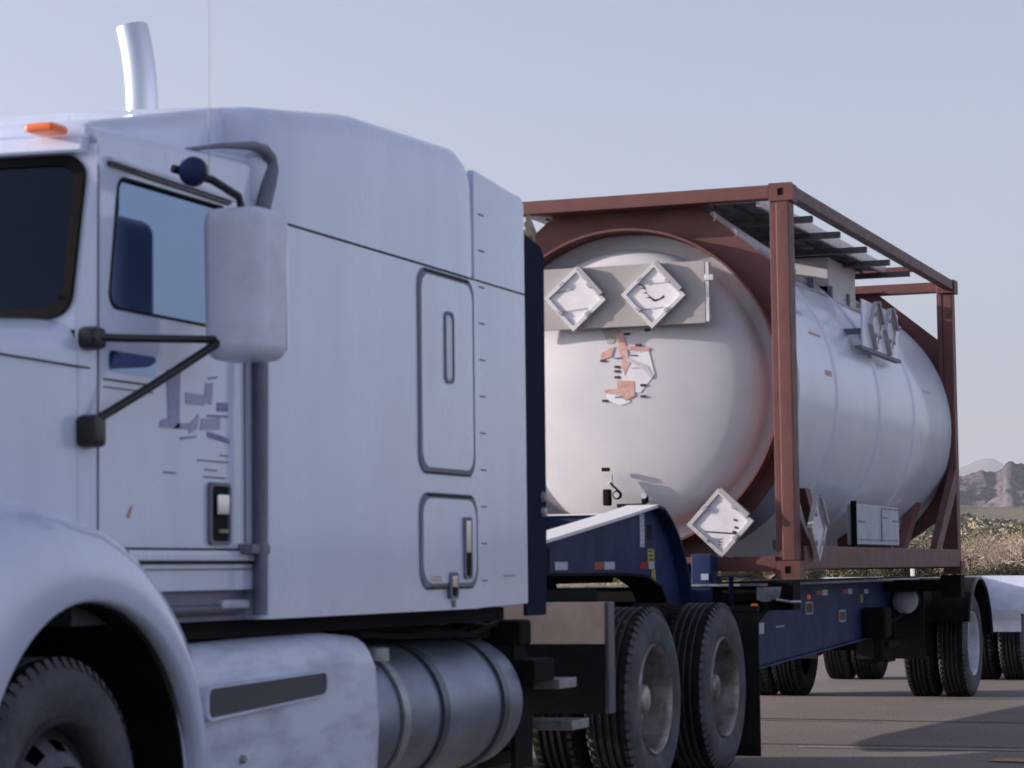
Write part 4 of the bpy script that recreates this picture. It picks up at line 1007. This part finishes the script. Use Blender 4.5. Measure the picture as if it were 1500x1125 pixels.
# placard hardware
def diamond(cx, cz, h, y=None, x=None, par=None, glyph=0, tilt=0, wf=1.0):
    """square placard holder standing on its corner; x given: faces forward; y given: faces the near side"""
    th = radians(45+tilt)
    def P(u, v, d):
        a = u*cos(th)-v*sin(th); b = (u*sin(th)+v*cos(th))
        return (x-d, cx-a*wf, cz+b) if x is not None else (cx+a*wf, y-d, cz+b)
    def slab(u0, u1, v0, v1, d0, d1, t):
        bm2 = bmesh.new(); V = [bm2.verts.new(P(u, v, d)) for d in (d0, d1) for u, v in ((u0, v0), (u1, v0), (u1, v1), (u0, v1))]
        for f in ((0, 1, 2, 3), (7, 6, 5, 4), (0, 4, 5, 1), (1, 5, 6, 2), (2, 6, 7, 3), (3, 7, 4, 0)): bm2.faces.new([V[i] for i in f])
        bmesh.ops.recalc_face_normals(bm2, faces=bm2.faces[:]); t.add(bm2)
    t = MB(); slab(-h, h, -h, h, .0, .012, t)
    hold = t.build('placard_holder', 'holder', par)
    t = MB(); e = .026
    for (a, b, c, d) in ((-h, h, -h, -h+e), (-h, h, h-e, h), (-h, -h+e, -h+e, h-e), (h-e, h, -h+e, h-e)): slab(a, b, c, d, .012, .034, t)
    t.build('holder_rim', 'holder', hold)
    t = MB(); slab(-h+e+.002, h-e-.002, -h+e+.002, h-e-.002, .013, .020, t); sh = t.build('placard', 'placard', hold)
    t = MB()
    for q in (-1, 1): slab(-h*.1, h*.1, q*(h-.02)-.012, q*(h-.02)+.012, .033, .042, t); slab(q*(h-.02)-.012, q*(h-.02)+.012, -h*.1, h*.1, .033, .042, t)
    slab(h-.012, h+.02, -h*.7, h*.9, .01, .055, t); t.build('clip', 'inkg', hold)
    def ink(pts, m, name='placard_print'):
        bm2 = bmesh.new(); vs_ = [bm2.verts.new((x-.0215, cx+a*wf, cz+b) if x is not None else (cx+a*wf, y-.0215, cz+b)) for a, b in pts]
        bm2.faces.new(vs_); t = MB(); t.add(bm2); t.build(name, m, sh)
    r2 = h*1.414
    if glyph == 1:
        ink([(r2*.62, r2*.25), (r2*.05, r2*.33), (r2*.05, r2*.28), (r2*.62, r2*.19)], 'inkg'); ink([(r2*.45, -r2*.36), (-r2*.4, -r2*.28), (-r2*.4, -r2*.33), (r2*.45, -r2*.41)], 'inkg')
    if glyph == 2:
        base = [(.36, .30), (.24, .18), (.20, .05), (.10, -.10), (-.06, -.20), (-.22, -.14), (-.34, -.10)]
        up = [(x_+.02, z_+.06+.03*math.sin(i*2.3)) for i, (x_, z_) in enumerate(base)]
        for (a, b), (c, d), (e1, f1), (g1, h1) in zip(base, base[1:], up[1:], up): ink([(a*r2, b*r2), (c*r2, d*r2), (e1*r2, f1*r2), (g1*r2, h1*r2)], 'ink')
        for i in range(5):
            a, b = base[i]; ink([(a*r2, b*r2), ((a+.16)*r2, (b+.04)*r2), (a*r2, (b+.05)*r2)], 'ink')
        ink([(r2*.1, r2*.34), (-r2*.4, r2*.38), (-r2*.4, r2*.345), (r2*.1, r2*.31)], 'inkg'); ink([(r2*.4, -r2*.42), (-r2*.3, -r2*.36), (-r2*.3, -r2*.40), (r2*.4, -r2*.45)], 'inkg')
    if glyph == 3:
        ink([(r2*.50, -r2*.22), (-r2*.55, -r2*.30), (-r2*.53, -r2*.345), (r2*.46, -r2*.265)], 'ink')
        for k in range(3): ink([(r2*.08, -r2*(.45+.08*k)), (-r2*.06, -r2*(.46+.08*k)), (-r2*.06, -r2*(.485+.08*k)), (r2*.08, -r2*(.475+.08*k))], 'ink')
        for a, b in ((-.42, -.1), (-.40, .12), (-.36, -.22)): ink([(r2*a, r2*b), (r2*(a-.12), r2*(b-.03)), (r2*(a-.11), r2*(b-.09)), (r2*(a+.01), r2*(b-.06))], 'ink')
        ink([(r2*.12, r2*.62), (-r2*.08, r2*.62), (-r2*.08, r2*.60), (r2*.12, r2*.60)], 'inkg')
t = MB(); t.box(-.012, .006, .60, 2.02, 2.82, 3.235, .004); bd = t.build('placard_board', 'board', TC)
MB().box(-.010, .05, .575, .598, 2.83, 3.225).box(-.02, .03, .54, .60, 3.10, 3.14, .005).box(.0, .16, .62, .66, 2.9, 2.94).box(.0, .16, 1.9, 1.94, 2.9, 2.94).build('board_bracket', 'holder', bd)
diamond(1.50, 3.02, .155, x=-.014, par=TC, glyph=1, tilt=-4); diamond(.95, 3.02, .158, x=-.014, par=TC, glyph=2, tilt=-3)
diamond(.52, 1.50, .160, x=-.01, par=TC, glyph=3, tilt=2)
MB().box(.0, .09, .46, .52, 1.40, 1.46).build('placard_bracket', 'seal', TC)
t = MB(); t.box(2.22, 3.52, .035, .05, B+1.70, B+2.05, .003); sbd = t.build('side_placard_board', 'tank', TC)
t = MB(); t.box(2.15, 3.6, .03, .08, B+1.675, B+1.70).box(2.3, 2.35, .05, .35, B+1.8, B+1.84).box(3.3, 3.35, .05, .35, B+1.8, B+1.84); t.build('board_bracket', 'seal', sbd)
diamond(2.60, B+1.88, .13, y=.034, par=TC, glyph=0, wf=1); diamond(3.12, B+1.88, .13, y=.034, par=TC, glyph=0)
diamond(.40, 1.46, .155, y=-.004, par=TC, glyph=0)
# stickers on the front head (illegible red, white and black remnants)
HX = .012
def stick(pts, m, d=0):
    t = MB(); P = ((0, .058), (.20, .062), (.40, .075), (.60, .10), (.75, .125), (.86, .155), (.915, .185), (2, .3))
    def hx(y, z):
        r = math.hypot(y-YC, z-CZ)
        for (a, b), (c, e) in zip(P, P[1:]):
            if a <= r <= c: return b+(e-b)*(r-a)/(c-a)-.004-d*.6
    n = len(pts); cy_, cz_ = sum(p[0] for p in pts)/n, sum(p[1] for p in pts)/n
    V = [t.bm.verts.new((hx(y, z), y, z)) for y, z in pts]; c_ = t.bm.verts.new((hx(cy_, cz_), cy_, cz_))
    W = [t.bm.verts.new((v.co.x+.0015, v.co.y, v.co.z)) for v in V]
    for k in range(n): t.bm.faces.new((V[k], V[(k+1) % n], c_)); t.bm.faces.new((V[k], V[(k+1) % n], W[(k+1) % n], W[k]))
    return t.build('sticker', m, TC)
def S2(x0, x1, z0, z1, m, d=0): return stick([(x0, z0), (x1, z0), (x1, z1), (x0, z1)], m, d)
HX = .028
stick([(1.20, 2.62), (1.02, 2.66), (.98, 2.50), (1.08, 2.38), (1.22, 2.40)], 'placard')
stick([(1.25, 2.78), (1.20, 2.80), (1.15, 2.58), (1.19, 2.50), (1.22, 2.64)], 'orange', .003)
stick([(1.17, 2.70), (1.01, 2.68), (1.02, 2.655), (1.17, 2.675)], 'orange', .003)
stick([(1.35, 2.66), (1.26, 2.70), (1.28, 2.63), (1.36, 2.61)], 'orange', .003)
stick([(1.24, 2.47), (1.12, 2.46), (1.12, 2.36), (1.18, 2.33), (1.24, 2.37), (1.33, 2.39), (1.33, 2.41), (1.24, 2.41)], 'orange', .003)
stick([(1.32, 2.38), (1.18, 2.36), (1.15, 2.32), (1.22, 2.30), (1.32, 2.34)], 'whites')
stick([(1.17, 2.62), (1.03, 2.56), (.99, 2.49), (1.0, 2.47), (1.06, 2.54), (1.17, 2.60)], 'holder', .003)
stick([(1.37, 2.86), (1.27, 2.87), (1.22, 2.80), (1.27, 2.72), (1.31, 2.72)], 'board')
for y, z in ((1.34, 2.605), (1.09, 2.70), (1.33, 2.335), (1.06, 2.355), (1.06, 2.43), (1.24, 2.49), (1.24, 2.53), (1.24, 2.56), (1.17, 2.78), (1.03, 2.80)):
    S2(y-.02, y+.02, z-.008, z+.008, 'ink', .005)
S2(1.20, 1.26, 2.615, 2.623, 'bluei', .005); S2(1.10, 1.15, 2.628, 2.636, 'bluei', .005); S2(1.20, 1.26, 2.352, 2.36, 'bluei', .005)
S2(1.09, 1.14, 2.545, 2.55, 'inkg', .005)
# bottom outlet fittings on the head
t = MB(); t.box(.0, .06, 1.29, 1.34, 1.63, 1.74, .01).box(.0, .05, 1.05, 1.24, 1.615, 1.64).box(.0, .05, 1.03, 1.07, 1.64, 1.69, .008).box(.02, .05, 1.30, 1.35, 1.86, 1.885)
t.tube([(.0, 1.22, 1.72), (-.01, 1.28, 1.78)], .008, 6).lathe([(.03, 0), (.03, -.03), (.001, -.03)], (.03, 1.24, 1.70), 'X', 12); t.build('outlet_fitting', 'black', TC)
t = MB(); t.box(.02, .05, 1.28, 1.33, 1.75, 1.84).lathe([(.02, 0), (.02, -.045), (.001, -.045)], (.04, 1.24, 1.70), 'X', 12).lathe([(.02, 0), (.02, -.045), (.001, -.045)], (.04, 1.05, 1.69), 'X', 12); t.build('outlet_bracket', 'holder', TC)
# paint marks on the tank side
def side_mark(x0, x1, a0, a1, m):
    pts = [[(x, YC-(RT+.0015)*cos(radians(a)), CZ+(RT+.0015)*sin(radians(a))) for a in lin(a0, a1, 4)] for x in (x0, x1)]
    t = MB(); t.loft(pts, caps=False, closed=False); t.build('side_marking', m, TC)
side_mark(.45, .95, 27, 29, 'lilac2'); side_mark(.9, 1.25, 20, 21, 'orange'); side_mark(1.1, 1.3, 6, 8, 'orange')
side_mark(4.7, 5.1, 12, 13, 'lilac2')

# ---------------------------------------------------------------- plants beyond the road
def shrub_mesh(seed, kind):
    """returns (crown mesh, trunk mesh); about 3 m tall, 3.4 m wide"""
    rnd = random.Random(seed)
    vs, fs = [], []; bv, bf = [], []
    def stick(a, b, r0_, r1_):
        d = (b-a).normalized(); u = d.orthogonal().normalized(); v = d.cross(u); i = len(bv)
        for p, r in ((a, r0_), (b, r1_)):
            for k in range(3): bv.append(p+u*r*cos(2.09*k)*1.5+v*r*sin(2.09*k)*1.5)
        for k in range(3): bf.append((i+k, i+(k+1) % 3, i+3+(k+1) % 3, i+3+k))
    tips = []
    def grow(p, d, L, r, lv):
        q = p+d*L; stick(p, q, r, r*.62)
        if lv == 0: tips.append(q); return
        for k in range(rnd.choice((2, 3, 3)) if lv > 1 else 3):
            nd = (d+Vector((rnd.gauss(0, .5), rnd.gauss(0, .5), rnd.gauss(.12, .35)))).normalized()
            grow(q, nd, L*rnd.uniform(.62, .86), r*.6, lv-1)
    lv = 5 if kind == 'bare' else 3
    for k in range(6 if kind == 'bare' else 5):
        a = rnd.uniform(0, 6.28); d = Vector((cos(a)*.55, sin(a)*.55, rnd.uniform(.7, 1.1))).normalized()
        grow(Vector((cos(a)*.1, sin(a)*.1, 0)), d, rnd.uniform(.6, .85), .05, lv)
    if kind == 'bare':
        centers = [t + Vector((rnd.gauss(0, .05), rnd.gauss(0, .05), 0)) for t in tips]
        nl, sz, sp = 2, .035, .12
    else:
        centers = []
        for t in tips+tips: centers.append(t+Vector((rnd.gauss(0, .3), rnd.gauss(0, .3), rnd.gauss(-.15, .3))))
        for k in range(70): a = rnd.uniform(0, 6.28); r = rnd.uniform(.3, 1.5); centers.append(Vector((r*cos(a), r*sin(a), rnd.uniform(.15, 1.3))))
        nl, sz, sp = 20, .07, .17
    for c in centers:
        for k in range(nl):
            p = c+Vector((rnd.gauss(0, sp), rnd.gauss(0, sp), rnd.gauss(0, sp)))
            if p.z < .02: continue
            u = Vector((rnd.gauss(0, 1), rnd.gauss(0, 1), rnd.gauss(0, 1))).normalized()*sz*rnd.uniform(.5, 1.3); v = u.orthogonal().normalized()*sz*rnd.uniform(.4, .9)
            i = len(vs); vs.extend((p-u, p+v, p+u, p-v)); fs.append((i, i+1, i+2, i+3))
    out = []
    for nm, V, F in (('crown', vs, fs), ('trunk', bv, bf)):
        me = bpy.data.meshes.new(nm); me.from_pydata(V, [], F); out.append(me)
    return out
kinds = {'bare': ('leaft', 'twig'), 'dull': ('leaf', 'bark'), 'dark': ('leafd', 'bark')}
lib = {}
for k, (lm, bk) in kinds.items():
    for j in range(3):
        c, b_ = shrub_mesh(11*j+hash(k) % 1+{'bare': 1, 'dull': 40, 'dark': 80}[k], k); c.materials.append(M[lm]); b_.materials.append(M[bk]); lib[k, j] = (c, b_)
labels = {'bare': ('bare pale branched desert tree beyond the road', 'desert tree', 'bare pale desert trees beyond the road'),
          'dull': ('dull olive green desert bush beyond the road', 'bush', 'olive desert bushes beyond the road'),
          'dark': ('dark green desert bush beyond the road', 'bush', 'dark desert bushes beyond the road')}
rnd = random.Random(21)
def plant(kind, a, d, s):
    x, y = az(a, d); c, b_ = lib[kind, rnd.randrange(3)]
    e = bpy.data.objects.new({'bare': 'desert_tree', 'dull': 'desert_bush', 'dark': 'desert_bush'}[kind], None); COL.objects.link(e)
    e.location = (x, y, max(0, slope_h(x, y))-.02); e.scale = (s*rnd.uniform(.9, 1.15),)*2+(s*rnd.uniform(.85, 1.1),); e.rotation_euler.z = rnd.uniform(0, 6.28)
    lb = labels[kind]; e['label'], e['category'], e['group'] = lb
    for nm, me in (('crown', c), ('trunk', b_)):
        o = bpy.data.objects.new(nm, me); COL.objects.link(o); o.parent = e
# rows of plants: (kind, azimuth, distance, scale)
for kd, a, d, s in (('dark', 10.55, 118, .95), ('bare', 9.75, 112, 1.15), ('bare', 8.9, 120, 1.25), ('dark', 9.35, 104, .62), ('dull', 10.1, 125, 1.0), ('bare', 8.2, 115, 1.2), ('dark', 8.6, 128, .9), ('dull', 9.4, 140, 1.25), ('bare', 10.3, 150, 1.3), ('dull', 8.7, 150, 1.3), ('dull', 10.9, 150, 1.2), ('dark', 11.5, 140, .9), ('bare', 9.1, 165, 1.4), ('dull', 9.9, 175, 1.3), ('dark', 10.5, 190, 1.1), ('dull', 8.3, 180, 1.3), ('bare', 11.6, 170, 1.2), ('dull', 12.3, 180, 1.0), ('dull', 13.6, 190, 1.0), ('dark', 15.0, 200, .9), ('dull', 16.4, 190, .9), ('dull', 7.6, 140, 1.2), ('bare', 7.1, 125, 1.2), ('dark', 6.3, 150, 1.0), ('dull', 5.4, 140, 1.1), ('dull', 9.2, 205, 1.5), ('dull', 10.7, 215, 1.5), ('bare', 8.6, 220, 1.5), ('dull', 9.7, 230, 1.5), ('dark', 9.95, 210, 1.2), ('dull', 11.2, 230, 1.3)):
    plant(kd, a, d, s)
# scrub too small to count on the slope: one mesh
vs, fs = [], []
for i in range(21000):
    d = 235+1050*rnd.random(); a = rnd.uniform(3, 24) if i % 3 == 0 else rnd.uniform(7.5, 12.5); x, y = az(a, d); z = slope_h(x, y); s = rnd.uniform(.6, 1.9)*(1+.0009*d)
    for k in range(4):
        c = Vector((x+rnd.gauss(0, s*.5), y+rnd.gauss(0, s*.5), z+rnd.uniform(.1, .9)*s)); u = Vector((rnd.gauss(0, 1), rnd.gauss(0, 1), rnd.gauss(0, .6))).normalized()*s*.7; v = Vector((rnd.gauss(0, .5), rnd.gauss(0, .5), 1)).normalized()*s*.6
        n_ = len(vs); vs.extend((c-u, c-v*.8, c+u, c+v)); fs.append((n_, n_+1, n_+2, n_+3))
me = bpy.data.meshes.new('scrub'); me.from_pydata(vs, [], fs); me.materials.append(M['leaf']); me.materials.append(M['leaft']); me.materials.append(M['leafd'])
for p in me.polygons: p.material_index = (0, 1, 1, 2, 0)[(p.index//4*7919 >> 3) % 5]
o = bpy.data.objects.new('scrub', me); COL.objects.link(o); o['kind'] = 'stuff'; o['label'] = 'low desert scrub covering the slope below the hills'
# grass verge
vs, fs = [], []
for i in range(26000):
    a = rnd.uniform(4, 24); d = 82+120*rnd.random(); x, y = az(a, d); h = rnd.uniform(.12, .4); u = rnd.uniform(0, 6.28); w_ = .05
    n_ = len(vs); vs.extend(((x-w_*cos(u), y-w_*sin(u), 0), (x+w_*cos(u), y+w_*sin(u), 0), (x+rnd.gauss(0, .08), y+rnd.gauss(0, .08), h))); fs.append((n_, n_+1, n_+2))
me = bpy.data.meshes.new('dry_grass'); me.from_pydata(vs, [], fs); me.materials.append(M['grass'])
o = bpy.data.objects.new('dry_grass', me); COL.objects.link(o); o['kind'] = 'stuff'; o['label'] = 'dry yellow grass on the verge beyond the road'
x, y = az(11.18, 90)
t = MB(); t.box(x-.07, x+.07, y-.07, y+.07, -.01, 1.55, .015); t.build('post', 'post', None, org=(x, y, 0)); tag(bpy.data.objects['post'], 'short white marker post on the verge seen behind the container frame', 'post')
for o in list(bpy.data.objects):
    if o.name.split('.')[0] in ('door_small_print', 'print', 'hinge_marks', 'cabinet_hinges', 'outlet_fitting', 'board_bracket', 'pipe_bracket', 'air_lines', 'brake_lines', 'door_decal', 'clip'): o['kind'] = 'stuff'
    for k in ('_o', 'org'):
        if k in o: del o[k]
